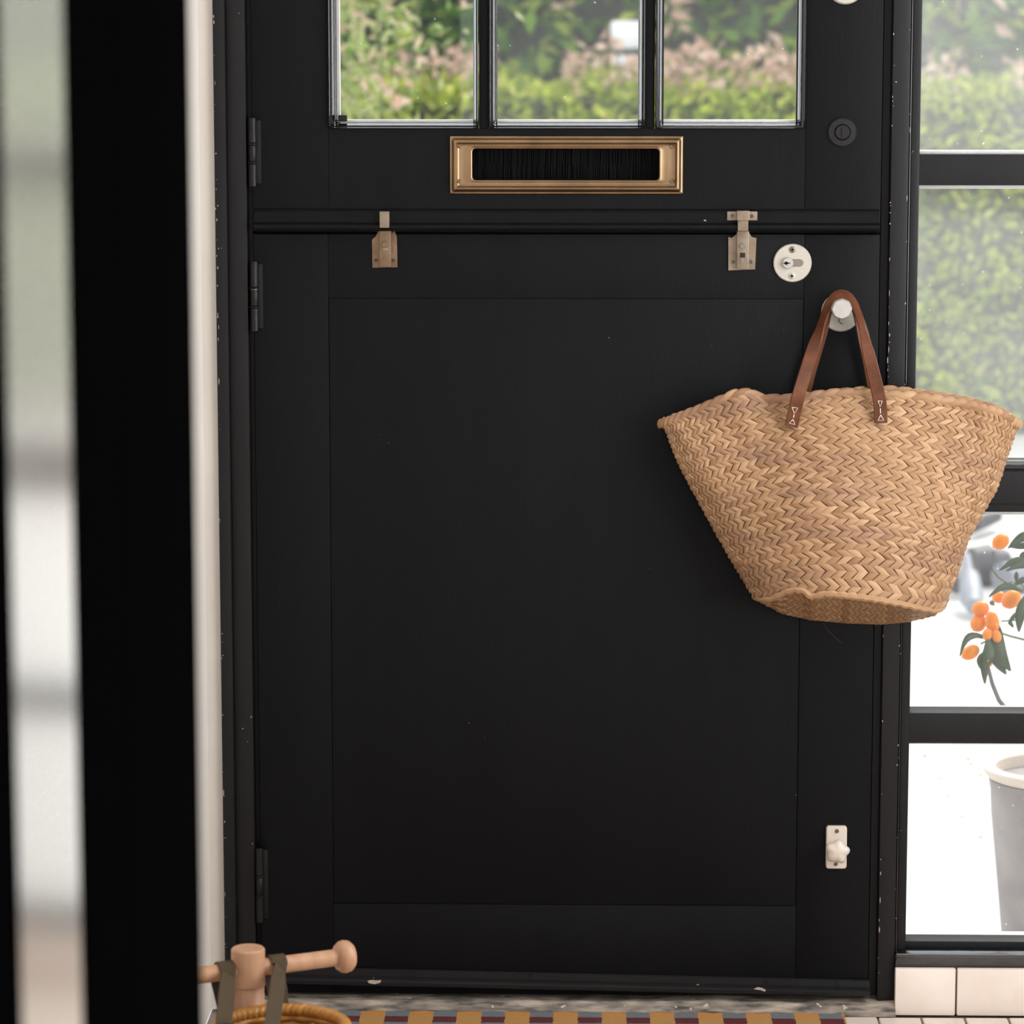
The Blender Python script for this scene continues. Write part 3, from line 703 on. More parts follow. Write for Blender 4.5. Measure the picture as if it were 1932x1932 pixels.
def bag(phi, v, front=True, off=0.0):
    s = math.sin(phi); cphi = math.cos(phi)
    l, r = interp(LE, v), interp(RE, v)
    x = (l[0] + r[0]) / 2 + (r[0] - l[0]) / 2 * s
    y = (l[1] + r[1]) / 2 + (r[1] - l[1]) / 2 * s
    y -= interp(AR, v) * (1 - s * s)
    y += interp(FOLD, s) * max(0, 1 - v / 0.30) ** 2
    y += interp(BOT, s) * max(0, (v - 0.8) / 0.2) ** 2
    if front:
        Y = YC - bulge(v) * max(cphi, 0) ** 0.85
        # soft dents in the cloth-like weave
        q = Vector((x * 0.006, y * 0.008, 0))
        Y += 0.010 * mnoise.noise(q) * cphi + 0.016 * math.exp(-((s + .42) / .1) ** 2 - (v / .16) ** 2) + 0.012 * math.exp(-((s - .70) / .14) ** 2 - ((v - .08) / .14) ** 2)
        Y -= off
        return P(x, y, Y)
    p = P(x, y, YC)                                  # back of the bag hangs against the door
    yb = min(-0.008, YC + 0.036 * max(cphi, 0) ** 0.7)
    lift = (0.0035 * max(0.0, min(1.0, (s - 0.1) / 0.3)) - 0.006 * max(0.0, min(1.0, (0.2 - s) / 0.3))) * max(0.0, 1 - v * 8) * cphi
    o_ = interp(OUT, s); zo_ = P(o_[0], o_[1], -0.03).z
    drop = max(0.0, bag_corner_z(s) - zo_) * v * v if v > 0 else 0.0   # the bag is tipped: its back hangs lower
    return Vector((p.x, yb + off, p.z + lift - drop))

bx_c = P(1600, 1181, -0.06)
bag_o = thing('straw_bag', bx_c, 'woven straw market bag hanging by leather handles from the door knob', 'bag')
# inner shell
def shell(front):
    nu, nv = 60, 34; vs = []; fs = []
    for j in range(nv + 1):
        for i in range(nu + 1):
            ph = (-math.pi / 2 + math.pi * i / nu) * 0.955
            vs.append(bag(ph, 0.012 + 0.976 * j / nv, front, -0.0012))
    for j in range(nv):
        for i in range(nu):
            a = j * (nu + 1) + i; fs.append((a, a + 1, a + nu + 2, a + nu + 1))
    return vs, fs
va, fa = shell(True); vb, fb = shell(False); n = len(va)
lo = from_lists('lining', va + vb, fa + [tuple(n + i for i in f) for f in fb], M['straw_base'], bag_o, 60)
NR = 17
random.seed(11)
def strand(vs, fs, f, u0, u1, w0, w1, shear, lift, nu=3, nw=4):
    """one visible flat of the plait: slanted, domed patch on surface f(u, w) -> (point, normal)"""
    base = len(vs)
    for j in range(nw + 1):
        b_ = j / nw
        for i in range(nu + 1):
            a = i / nu
            inset = 0.06
            aa = inset + a * (1 - 2 * inset)
            u = u0 + (u1 - u0) * aa + shear * (b_ - 0.5)
            wv = w0 + (w1 - w0) * (-0.05 + 1.10 * b_)
            p, nn = f(u, wv)
            h = lift * (0.25 + 0.75 * math.sin(math.pi * (0.10 + 0.80 * a)) ** 0.8) * (0.45 + 0.55 * math.sin(math.pi * (0.08 + 0.84 * b_)))
            if i in (0, nu) or j in (0, nw): h -= lift * 0.35
            vs.append(p + nn * h)
    for j in range(nw):
        for i in range(nu):
            k = base + j * (nu + 1) + i
            fs.append((k, k + 1, k + nu + 2, k + nu + 1))
def bag_surf(front):
    def f(u, wv):
        wv = max(0.0, min(1.0, wv)); u = max(-math.pi / 2, min(math.pi / 2, u))
        p = bag(u, wv, front)
        e = 0.02
        du = bag(min(u + e, math.pi / 2), wv, front) - bag(max(u - e, -math.pi / 2), wv, front)
        dv = bag(u, min(1, wv + e), front) - bag(u, max(0, wv - e), front)
        nn = du.cross(dv)
        nn = nn.normalized() if nn.length > 1e-9 else Vector((0, -1, 0))
        if front and nn.y > 0: nn = -nn
        if not front and nn.y < 0: nn = -nn
        return p, nn
    return f
sf, sb = bag_surf(True), bag_surf(False)
for k in range(NR):
    v0, v1 = 0.015 + 0.985 * k / NR, 0.015 + 0.985 * (k + 1) / NR
    vm = (v0 + v1) / 2
    vs, fs = [], []
    for front in (True, False):
        l, r = interp(LE, vm), interp(RE, vm)
        cnt = int((r[0] - l[0]) / (14.2 if front else 22) * 1.10)
        st = math.pi / cnt
        jit = random.random() * st
        for half in (0, 1):
            w0 = v0 + (v1 - v0) * (0.0 if half == 0 else 0.5); w1 = w0 + (v1 - v0) * 0.5
            for i in range(cnt + 1):
                u0 = -math.pi / 2 + st * (i - 0.5) + jit - st * 0.5
                u1 = u0 + st * random.uniform(0.98, 1.10)
                if u1 < -math.pi / 2 or u0 > math.pi / 2: continue
                sh = st * (0.80 if half == 0 else -0.80) * random.uniform(0.8, 1.2)
                strand(vs, fs, sf if front else sb, u0, u1, w0, w1, sh, random.uniform(0.0013, 0.0026), 3 if front else 2, 4 if front else 2)
    from_lists('braid', vs, fs, M['straw'], bag_o, 75)
# plaited rim: slanted wraps around a roll that runs round the mouth
def rim_pt(t):                       # t in [0,1): front left->right, then back right->left
    if t < 0.5: return bag(-math.pi / 2 + math.pi * t * 2, 0.0, True)
    return bag(math.pi / 2 - math.pi * (t - 0.5) * 2, 0.0, False)
def rim_surf(t, a, r):
    t = t % 1.0
    p = rim_pt(t); tg = (rim_pt((t + .004) % 1) - rim_pt((t - .004) % 1)).normalized()
    fi = -math.pi / 2 + math.pi * (t * 2 if t < 0.5 else 2 - t * 2)
    outw = Vector((math.sin(fi), (-1 if t < 0.5 else 1) * math.cos(fi), 0))
    upv = Vector((0, 0, 1))
    if upv.z < 0: upv = -upv
    return p - upv * 0.003 + (outw * math.cos(a) * 0.62 + upv * math.sin(a)) * r
vs, fs = [], []
NW = 72
for i in range(NW):
    t0 = i / NW; nb = len(vs); rr = random.uniform(0.0062, 0.0078)
    for j in range(9):
        a = math.radians(-75 + 300 * j / 8)
        for q in range(4):
            tt = t0 + (q / 3) * (1.06 / NW) + 0.020 * (j / 8 - 0.5)
            vs.append(rim_surf(tt, a, rr * (0.60 + 0.46 * math.sin(math.pi * q / 3) ** 0.7)))
    for j in range(8):
        for q in range(3):
            k = nb + j * 4 + q; fs.append((k, k + 1, k + 5, k + 4))
rim = from_lists('rim', vs, fs, M['straw'], bag_o, 75)
# base of the bag, tipped towards the viewer
def base_pt(s, t):
    ph = math.asin(max(-1, min(1, s)))
    a = bag(ph, 1.0, True)
    b_ = bag(ph, 1.0, False)
    p = a.lerp(b_, t)
    return p
def base_surf(s, t):
    s = max(-1, min(1, s)); t = max(0, min(1, t)); e = .03
    p = base_pt(s, t)
    du = base_pt(min(1, s + e), t) - base_pt(max(-1, s - e), t); dv = base_pt(s, min(1, t + e)) - base_pt(s, max(0, t - e))
    nn = du.cross(dv); nn = nn.normalized() if nn.length > 1e-10 else Vector((0, -.5, -.8))
    if nn.z > 0: nn = -nn
    return p, nn
vs, fs = [], []
for j in range(9):
    for i in range(41): vs.append(base_pt(-1 + i / 20, j / 8) + Vector((0, 0, 0.0015)))
for j in range(8):
    for i in range(40):
        a = j * 41 + i; fs.append((a, a + 1, a + 42, a + 41))
from_lists('base_lining', vs, fs, M['straw_base'], bag_o, 60)
for k in range(4):
    vs, fs = [], []
    cnt = 34
    for half in (0, 1):
        w0 = (k + half * 0.5) / 4; w1 = w0 + 0.125
        for i in range(cnt):
            u0 = -1 + 2 * i / cnt; sh = (2 / cnt) * (0.9 if half == 0 else -0.9)
            strand(vs, fs, base_surf, u0, u0 + 2.1 / cnt, w0, w1, sh, random.uniform(0.0012, 0.0022), 2, 3)
    from_lists('base_braid', vs, fs, M['straw'], bag_o, 75)
# raised seam where base and side meet
m = MB(); pts = []
for i in range(61):
    s = -1 + i / 30; p = base_pt(s, 0.0); pts.append(p + Vector((0, -0.003, -0.001 + 0.0008 * math.sin(i * 2.1))))
m.tube(pts, [0.0022 + 0.0035 * (math.sin(math.pi * (i / 60)) ** .5) * (0.9 + .2 * math.sin(i * 1.9)) for i in range(61)], 8); m.build('base_seam', M['straw'], bag_o)

# leather handles
def handle(ptsY, width, th, front):
    n = len(ptsY); pts = [P(a, b_, y) for a, b_, y in ptsY]
    # smooth resample (Catmull-Rom)
    res = []
    for i in range(n - 1):
        p0, p1, p2, p3 = pts[max(i - 1, 0)], pts[i], pts[i + 1], pts[min(i + 2, n - 1)]
        for k in range(6):
            t = k / 6
            res.append(0.5 * ((2 * p1) + (p2 - p0) * t + (2 * p0 - 5 * p1 + 4 * p2 - p3) * t * t + (-p0 + 3 * p1 - 3 * p2 + p3) * t ** 3))
    res.append(pts[-1])
    zt_ = max(p.z for p in res); nr = []
    for p in res:
        rel = Vector((p.x - kc.x, 0, p.z - (kc.z - 0.006)))
        d = zt_ - p.z
        k = max(0.0, min(1.0, 1 - (d - 0.012) / 0.110)); k = k * k * (3 - 2 * k)
        nr.append((Vector((0, -1, 0)) * (1 - 0.25 * k) + (rel.normalized() if rel.length > 1e-6 else Vector((0, 0, 1))) * k * 1.0).normalized())
    m = MB(); m.ribbon(res, nr, width, th)
    return m
hf = handle([(1493, 805, -.104), (1499, 778, -.106), (1506, 748, -.110), (1519, 705, -.098), (1535, 655, -.075), (1552, 607, -.048), (1563, 577, -.036), (1574, 563, -.033), (1588, 558, -.032), (1602, 563, -.033), (1613, 577, -.036), (1623, 607, -.048), (1636, 655, -.075), (1648, 705, -.098), (1657, 742, -.112), (1661, 770, -.110), (1662, 798, -.108)], 0.0185, 0.0032, True)
hfo = hf.build('handle', M['leather'], bag_o, 40)
hb = handle([(1511, 790, -.020), (1515, 760, -.020), (1524, 715, -.020), (1541, 655, -.020), (1555, 607, -.022), (1565, 577, -.026), (1575, 561, -.026), (1588, 555, -.026), (1602, 561, -.026), (1612, 577, -.026), (1622, 607, -.022), (1634, 655, -.020), (1645, 710, -.020), (1653, 760, -.020), (1656, 790, -.020)], 0.0185, 0.0030, False)
hb.build('handle', M['leather'], bag_o, 40)
def stitch(pts, y):
    m = MB()
    for seg in pts:
        q = [P(a, b_, y) for a, b_ in seg]
        m.tube(q, 0.00055, 6)
    return m.build('stitching', M['thread'], hfo)
stitch([[(1494.5, 768.5), (1505.5, 770), (1498.5, 780), (1494.5, 768.5)], [(1498, 782), (1497, 788)], [(1496, 791.5), (1489, 798.5), (1500, 801), (1496, 791.5)]], -.1092)
stitch([[(1657, 756.5), (1664.5, 756.5), (1660.5, 768), (1657, 756.5)], [(1660.8, 770.5), (1661.3, 780)], [(1661.8, 783), (1656.5, 793), (1667.5, 793), (1661.8, 783)]], -.1135)
# loose fibre under the bag
MB().tube([P(1553, 1176, -.06), P(1562, 1190, -.06), P(1576, 1203, -.06), P(1590, 1214, -.055)], 0.00022, 5).build('loose_fibre', M['straw_base'], bag_o)

# ------------------------------------------------------------------ rug
RX0, RX1 = X(520, 1908, -0.09), X(1597, 1915, -0.09)
RYB = PZ(1100, 1911, 0.008).y
m = MB(); nx = 90; yb0 = RYB; yf0 = -0.75
rs = []
for i in range(nx + 1):
    x = RX0 + (RX1 - RX0) * i / nx
    wav = 0.0022 * math.sin(i * 1.7) + 0.0015 * mnoise.noise(Vector((x * 30, 0, 0)))
    rs.append([Vector((x, yb0 + wav, 0.001)), Vector((x, yb0 + wav + 0.002, 0.006)), Vector((x, yb0 + wav - 0.004, 0.0105)), Vector((x, yb0 - 0.05, 0.0115)), Vector((x, yf0, 0.0115)), Vector((x, yf0 - 0.003, 0.001))])
m.rings(rs, True, True, True)
PER = (X(1481, 1922, RYB - .02) - X(1117, 1922, RYB - .02)) / 4
tag(m.build('door_rug', rug_mat(X(1117, 1922, RYB - .02) - PER * 0.25, RYB, PER)), 'ochre rug with blue and maroon blocks on the tiles at the door', 'rug')

# ------------------------------------------------------------------ wooden ride-on toy with strapped wicker basket
TY = -0.80
tp = P(468, 1788, TY)
toy = thing('ride_on_toy', (tp.x, TY, 0), 'pale wooden toy with upright post and knob-ended crossbar handle', 'toy')
R_ = 0.0203
m = MB(); zg = Zp(470, 1869, TY - R_)
m.lathe((tp.x, TY, 0.05), (0, 0, 1), [(R_ * .94, 0), (R_ * .94, zg - 0.05 - 0.0012), (R_ * .90, zg - 0.05), (R_, zg - 0.05 + 0.0012), (R_, tp.z - 0.05 - 0.002), (R_ - 0.002, tp.z - 0.05)], 40)
m.build('post', M['beech'], toy)
bz = P(468, 1828, TY).z
c0 = Vector((tp.x, TY, bz)); e1 = PZ(640, 1806, bz)
dr = (e1 - c0); LB = dr.length; dr.normalize()
m = MB(); m.lathe(c0 - dr * (LB + 0.004), dr, [(0.0104, 0), (0.0104, 2 * LB + 0.008)], 28); m.build('crossbar', M['beech'], toy)
for sg in (-1, 1):
    q = c0 + dr * sg * (LB + 0.006)
    m = MB(); m.lathe(q, dr * sg, [(0.010, -0.010), (0.0155, -0.009), (0.0192, -0.004), (0.0202, 0.001), (0.0188, 0.007), (0.0145, 0.0115), (0.007, 0.0138), (0.0, 0.0142)], 36)
    m.build('knob', M['beech'], toy, 60)
side = Vector((dr.y, -dr.x, 0))       # towards the camera
m = MB()
dk = [c0 + side * a + dr * b_ for a, b_ in ((0.02, -.05), (.34, -.06), (.40, 0), (.34, .06), (.02, .05), (-.05, 0))]
m.rings([[Vector((p.x, p.y, z)) for p in dk] for z in (0.055, 0.078)], True, True, True); m.build('deck', M['beech'], toy)
for a in (0.02, 0.30):
    for sg in (-1, 1):
        q = c0 + side * a + dr * sg * 0.066; q.z = 0.0405
        MB().lathe(q, dr * sg, [(0.008, -0.004), (0.036, 0.0), (0.040, 0.004), (0.040, 0.016), (0.036, 0.020), (0.008, 0.021)], 30).build('wheel', M['beech'], toy)
# basket
bc = P(530, 1941, TY - 0.103); RB = 0.0765
wb_o = thing('wicker_basket', (bc.x, bc.y, bc.z - 0.10), 'honey coloured wicker basket strapped to the wooden crossbar', 'basket')
vs, fs = [], []
NT = 58
for i in range(NT):                      # rope-twist border
    nb = len(vs)
    for j in range(9):
        b_ = 2 * math.pi * j / 8
        for q in range(4):
            a = 2 * math.pi * (i + q / 3 * 1.05) / NT + 0.11 * math.sin(b_ * 0.5) * 2
            r = 0.0075 * (0.86 + 0.20 * math.sin(math.pi * q / 3))
            vs.append(bc + Vector(((RB + r * math.cos(b_)) * math.cos(a), (RB + r * math.cos(b_)) * math.sin(a), r * math.sin(b_))))
    for j in range(8):
        for q in range(3):
            k = nb + j * 4 + q; fs.append((k, k + 1, k + 5, k + 4))
from_lists('border', vs, fs, M['wicker'], wb_o, 70)
for k in range(11):
    z = bc.z - 0.010 - 0.0085 * k; rr = RB - 0.001 - 0.0011 * k
    m = MB(); rs = []
    for i in range(72):
        a = 2 * math.pi * i / 72; r2 = rr + 0.0020 * math.sin(a * 18 + (math.pi if k % 2 else 0))
        cc = Vector((bc.x + r2 * math.cos(a), bc.y + r2 * math.sin(a), z))
        rad = Vector((math.cos(a), math.sin(a), 0))
        rs.append([cc + (rad * math.cos(t) + Vector((0, 0, 1)) * math.sin(t)) * 0.0044 for t in [2 * math.pi * q / 6 for q in range(6)]])
    rs.append(rs[0]); m.rings(rs, True); m.build('wicker_row', M['wicker'], wb_o, 70)
MB().lathe((bc.x, bc.y, bc.z - 0.104), (0, 0, 1), [(RB - 0.014, 0), (RB - 0.013, 0.006)], 40).build('bottom', M['wicker'], wb_o)
# webbing straps
M['web'] = mat('olive_webbing_ribbed', (0.075, 0.054, 0.033), 0.85, spec=0.2)
t_ = M['web'].node_tree; b_n = t_.nodes['Principled BSDF']
tcn = N(t_, 'ShaderNodeTexCoord'); wv = N(t_, 'ShaderNodeTexWave'); wv.inputs['Scale'].default_value = 130; wv.bands_direction = 'X'
t_.links.new(tcn.outputs['Object'], wv.inputs['Vector'])
bp_ = N(t_, 'ShaderNodeBump'); bp_.inputs['Strength'].default_value = 0.7; bp_.inputs['Distance'].default_value = 0.001
t_.links.new(wv.outputs['Fac'], bp_.inputs['Height']); t_.links.new(bp_.outputs[0], b_n.inputs['Normal'])
for i, (pxc, low) in enumerate(((424, (443, 1938)), (521.5, (541, 1935)))):
    # position on the bar seen at this pixel
    kk = min(range(-400, 401), key=lambda k: abs(((lambda p: (CR.transposed() @ (p - CAM)))(c0 + dr * (LB * k / 400)).x / -(CR.transposed() @ ((c0 + dr * (LB * k / 400)) - CAM)).z * FPX + 966) - pxc))
    cb = c0 + dr * (LB * kk / 400)
    # end on the outside of the basket
    dirx = cb.x - bc.x + (0.012 if i == 0 else 0.010)
    ang = math.asin(max(-.95, min(.95, dirx / RB)))
    fe = Vector((bc.x + RB * math.sin(ang) * 1.0, bc.y - math.cos(ang) * (RB + 0.0105), bc.z - 0.06))
    ft_ = Vector((fe.x, bc.y - math.cos(ang) * (RB + 0.0105), bc.z + 0.004))
    be = Vector((cb.x + 0.004, cb.y + 0.010, bc.z - 0.02))
    pts = [be, be.lerp(cb + Vector((0, 0.0135, -0.004)), 0.5), cb - side * 0.0125 + Vector((0, 0, 0.001))]
    nr = [-side, -side, -side]
    for q in range(1, 9):
        a = math.pi * q / 8
        pts.append(cb + (-side * math.cos(a) + Vector((0, 0, 1)) * math.sin(a)) * 0.0125); nr.append(-side * math.cos(a) + Vector((0, 0, 1)) * math.sin(a))
    a_ = pts[-1]
    for q in range(1, 7): pts.append(a_.lerp(ft_, q / 6)); nr.append((side * 1.0 + Vector((0, 0, .5))).normalized())
    pts.append(fe); nr.append(Vector((math.sin(ang), -math.cos(ang), 0)))
    m = MB(); m.ribbon(pts, nr, 0.0205, 0.0018); st_ = m.build('strap', M['web'], wb_o, 50)
    # inner brown strap behind
    m = MB(); b0 = cb - side * 0.011 + dr * -0.008 + Vector((0, 0, -0.006)); b1 = b0 + Vector((0.016, 0.004, -0.075))
    m.ribbon([b0, b0.lerp(b1, .5), b1], [side, side, side], 0.015, 0.0018); m.build('inner_strap', M['web_dark'], wb_o)
    if i == 0:
        q = ft_ + Vector((0.004, -0.004, 0.008)); m = MB(); rs = []
        for k in range(33):
            a = 2 * math.pi * k / 32
            cc = q + Vector((math.cos(a) * 0.0145, -0.006 * math.sin(a), math.sin(a) * 0.0105)); rd = Vector((math.cos(a), 0, math.sin(a)))
            rs.append([cc + (rd * math.cos(t) + Vector((0, 1, 0)) * math.sin(t)) * 0.0032 for t in [2 * math.pi * z / 8 for z in range(8)]])
        m.rings(rs, True); m.build('buckle', M['plastic'], st_)

# ------------------------------------------------------------------ blurred black doorway on the left, close to the camera
def on_line(px, py=966):
    # foot line of the open door leaf: X = -0.4788 + 0.105 * d
    d = ray(px, py); s = d.x / d.y
    dist = 0.4788 / (0.105 - s)
    return Vector((-0.4788 + 0.105 * dist, CAM.y + dist, 0))
A0, A1, A2, A3 = on_line(-160), on_line(21), on_line(141), on_line(369)
A_mid = A2.lerp(A3, 0.36)
ldir = (A3 - A1).normalized(); lnr = Vector((-ldir.y, ldir.x, 0))     # away from the camera side
def wallbox(name, a, b_, z0, z1, t0, t1, mt, parent):
    m = MB(); q = [a + lnr * t0, b_ + lnr * t0, b_ + lnr * t1, a + lnr * t1]
    m.rings([[Vector((p.x, p.y, z)) for p in q] for z in (z0, z1)], True, True, True)
    return m.build(name, mt, parent, 0)
od = thing('door_3', (A2.x, A2.y, 0), 'open black inner door with a narrow glossy strip, blurred in the foreground', 'door', kind='structure')
wallbox('stile', A0, A1, 0.02, 2.1, 0, 0.04, M['interior_black'], od)
wallbox('gloss_panel', A1, A2, 0.2, 2.0, 0.0008, 0.02, M['dark_glass'], od)
wallbox('bottom_rail', A1, A2, 0.02, 0.2, 0, 0.04, M['interior_black'], od)
wallbox('stile', A2, A_mid, 0.02, 2.1, 0, 0.04, M['interior_black'], od)
jb = thing('door_frame', (A3.x, A3.y, 0), 'black jamb of the inner doorway, blurred in the foreground', 'door frame', kind='structure')
wallbox('jamb', A_mid + ldir * 0.003, A3, 0.0, 2.2, 0.0, 0.10, M['interior_black'], jb)
# wall stub that carries the jamb
m = MB(); e = A3 + lnr * 0.10
m.box(XC - 0.02, e.x, e.y - 0.13, e.y - 0.03, 0, 2.62)
S(m.build('wall_stub', M['wall'], smooth=0), 'short cream wall carrying the blurred black jamb', 'wall')

# ------------------------------------------------------------------ outside: ground, plants
S(MB().box(-14, 14, 0.11, 30, GROUND - 0.06, GROUND).build('ground', M['paving'], smooth=0), 'pale overexposed paving in front of the house', 'ground')
S(MB().box(-14, 14, 0.02, 0.11, GROUND - 0.06, -0.01).build('house_footing', M['outer_white'], smooth=0), 'pale footing of the house below the door', 'wall')

def leaf_cloud(name, gen, count, mat_, parent, length, width, seed, kind='stuff'):
    random.seed(seed); vs, fs = [], []
    for _ in range(count):
        c, out = gen()
        d = (out * random.uniform(.2, 1.0) + Vector((random.gauss(0, 1), random.gauss(0, .7), random.gauss(0.1, .8)))).normalized()
        nn = (out + Vector((random.gauss(0, .6), random.gauss(0, .6), random.gauss(.5, .6))))
        nn = (nn - d * nn.dot(d))
        if nn.length < 1e-4: continue
        nn.normalize(); s_ = d.cross(nn)
        L_ = length * random.uniform(.65, 1.25); W_ = width * random.uniform(.7, 1.2)
        b = len(vs); cup = nn * W_ * 0.18
        vs += [c, c + d * L_ * .4 + s_ * W_ / 2 + cup, c + d * L_, c + d * L_ * .4 - s_ * W_ / 2 + cup, c + d * L_ * .45]
        fs += [(b, b + 1, b + 4), (b + 1, b + 2, b + 4), (b + 2, b + 3, b + 4), (b + 3, b, b + 4)]
    o = from_lists(name, vs, fs, mat_, parent)
    o['kind'] = kind
    return o
# low clipped hedge
HX0, HX1, HY = -2.6, 4.8, 8.6
lowh = thing('clipped_hedge', (1.0, HY + .35, GROUND), 'low dense clipped green hedge across the paving', 'hedge')
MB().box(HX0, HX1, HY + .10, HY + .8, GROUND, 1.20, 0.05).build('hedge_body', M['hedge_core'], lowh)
def g_low():
    x = random.uniform(HX0, HX1)
    if random.random() < .86:
        z = random.uniform(GROUND + .05, 1.28); y = HY + random.uniform(0, .10) + 0.09 * mnoise.noise(Vector((x * 3, z * 3, 0)))
        return Vector((x, y, z)), Vector((0, -1, .35))
    return Vector((x, HY + random.uniform(.02, .7), 1.20 + random.uniform(0, .10) + .06 * mnoise.noise(Vector((x * 4, 0, 0))))), Vector((0, -.3, 1))
leaf_cloud('foliage', g_low, 26000, M['hedge_leaf'], lowh, 0.055, 0.026, 21)
def g_top():
    x = random.uniform(-1.3, 2.6)
    if mnoise.noise(Vector((x * 2.2, 5, 0))) < -0.15: x = random.uniform(.2, 1.3)
    return Vector((x, HY + random.uniform(0, .35), 1.24 + random.uniform(0, .16) * (1 + .8 * mnoise.noise(Vector((x * 5, 1, 0)))))), Vector((0, -.7, .5))
leaf_cloud('pink_shoots', g_top, 1150, M['shoot'], lowh, 0.06, 0.03, 22)
# tall laurel hedge behind
tall = thing('laurel_hedge', (1.0, 10.2, GROUND), 'tall laurel hedge with large glossy leaves behind the low hedge', 'hedge')
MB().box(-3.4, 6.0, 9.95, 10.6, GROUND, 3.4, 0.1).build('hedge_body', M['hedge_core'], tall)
def g_tall():
    x = random.uniform(-3.2, 5.6); z = random.uniform(0.7, 2.5)
    return Vector((x, 9.75 + random.uniform(-.12, .18) + .22 * mnoise.noise(Vector((x * 1.8, z * 1.8, 3))), z)), Vector((0, -1, .3))
leaf_cloud('foliage', g_tall, 8200, M['laurel_leaf'], tall, 0.13, 0.062, 23)
def g_pink():
    x = random.uniform(-1.6, 3); z = random.uniform(1.3, 2.2); t = random.uniform(0, 6.28)
    cx = round(x * 2.2) / 2.2; cz = round(z * 3) / 3
    return Vector((cx + .13 * math.cos(t) * random.random() + .1 * math.sin(cz * 40), 9.55 + random.uniform(-.05, .05), cz + .09 * math.sin(t) * random.random() + .08 * math.sin(cx * 23))), Vector((0, -1, .5))
leaf_cloud('pink_shoots', g_pink, 210, M['shoot'], tall, 0.11, 0.055, 24)
# loose grey-green shrub behind the left pane
shr = thing('flowering_shrub', (P(700, 150, 5.6).x, 5.6, GROUND), 'loose grey green shrub with pinkish tips behind the left pane', 'shrub')
for i in range(7):
    random.seed(40 + i); b0 = Vector((P(700, 150, 5.6).x + random.uniform(-.1, .1), 5.6 + random.uniform(-.1, .1), GROUND)); tpz = Vector((P(700, 150, 5.6).x + random.uniform(-.42, .35), 5.6 + random.uniform(-.3, .3), 2.1))
    MB().tube([b0, b0.lerp(tpz, .4) + Vector((random.uniform(-.08, .08), 0, 0)), tpz], [.008, .005, .002], 6).build('stem', M['twig'], shr)
def g_shr():
    a, b_, c_ = random.gauss(0, 1), random.gauss(0, 1), random.uniform(0.75, 2.1)
    wv_ = 0.13 + .09 * (c_ - .7)
    return Vector((P(672, 150, 5.6).x - 0.05 + a * wv_ * 0.8, 5.6 + b_ * .18, c_)), Vector((a * .4, -1, .3))
leaf_cloud('foliage', g_shr, 1900, M['shrub_leaf'], shr, 0.062, 0.019, 25)
leaf_cloud('pink_tips', g_shr, 130, M['shoot'], shr, 0.055, 0.03, 26)
# white lamp head above the low hedge
lp_ = P(1183, 68, 9.49)
gl = thing('garden_lamp', (lp_.x, 9.49, GROUND), 'white square lamp head with rounded bowl above the low hedge', 'lamp')
q = 13.85 / 6000
MB().box(lp_.x - 31 * q, lp_.x + 27 * q, 9.43, 9.55, lp_.z - 24 * q, lp_.z + 28 * q, 0.012).build('lamp_head', M['lamp_white'], gl)
MB().box(lp_.x - 20 * q, lp_.x + 24 * q, 9.45, 9.53, lp_.z - 33 * q, lp_.z - 26 * q, 0.004).build('collar', M['dark_grey'], gl)
MB().lathe((lp_.x + 2 * q, 9.49, lp_.z - 66 * q), (0, 0, 1), [(0.02, 0), (15 * q, 3 * q), (23 * q, 14 * q), (24 * q, 22 * q), (19 * q, 31 * q)], 24).build('bowl', M['lamp_white'], gl)
MB().cyl((lp_.x, 9.49, GROUND), (0, 0, 1), 0.02, lp_.z - 60 * q - GROUND, 12).build('pole', M['dark_grey'], gl)

# things lying on the paving behind the kumquat
def ground_pt(px, py): return PZ(px, py, GROUND)
a, b_ = ground_pt(1834, 1018), ground_pt(1881, 1000)
m = MB(); up_ = Vector((0, 0, .045)); m.tube([a + up_, a.lerp(b_, .5) + up_, b_ + up_], [0.026, 0.024, 0.019], 12)
tag(m.build('plastic_pipe', M['dark_grey']), 'short dark pipe lying on the paving beside the bag', 'pipe')
q0 = ground_pt(1855, 1100)
tool = thing('garden_sprayer', q0, 'grey and dark plastic garden sprayer lying on the paving behind the kumquat', 'sprayer')
def gp(px, py, h): return PZ(px, py, GROUND + h)
m = MB(); m.tube([gp(1832, 1068, .06), gp(1866, 1066, .06), gp(1872, 1066, .06), gp(1895, 1064, .06)], [.055, .062, .050, .046], 18); m.build('tank', M['dark_grey'], tool)
m = MB(); m.tube([gp(1824, 1048, .12), gp(1828, 1078, .10), gp(1830, 1092, .09), gp(1834, 1130, .05), gp(1836, 1136, .045), gp(1838, 1145, .04)], [.010, .013, .030, .034, .026, .024], 16); m.build('nozzle', M['grey_plastic'], tool)
m = MB(); m.tube([gp(1812, 1060, .08), gp(1808, 1085, .06), gp(1806, 1105, .04)], [.02, .032, .026], 14); m.build('grip', M['dark_grey'], tool)
m = MB(); m.tube([gp(1890, 1090, .05), gp(1905, 1088, .05), gp(1935, 1090, .04)], [.045, .045, .04], 14); m.build('cap', M['grey_plastic'], tool)
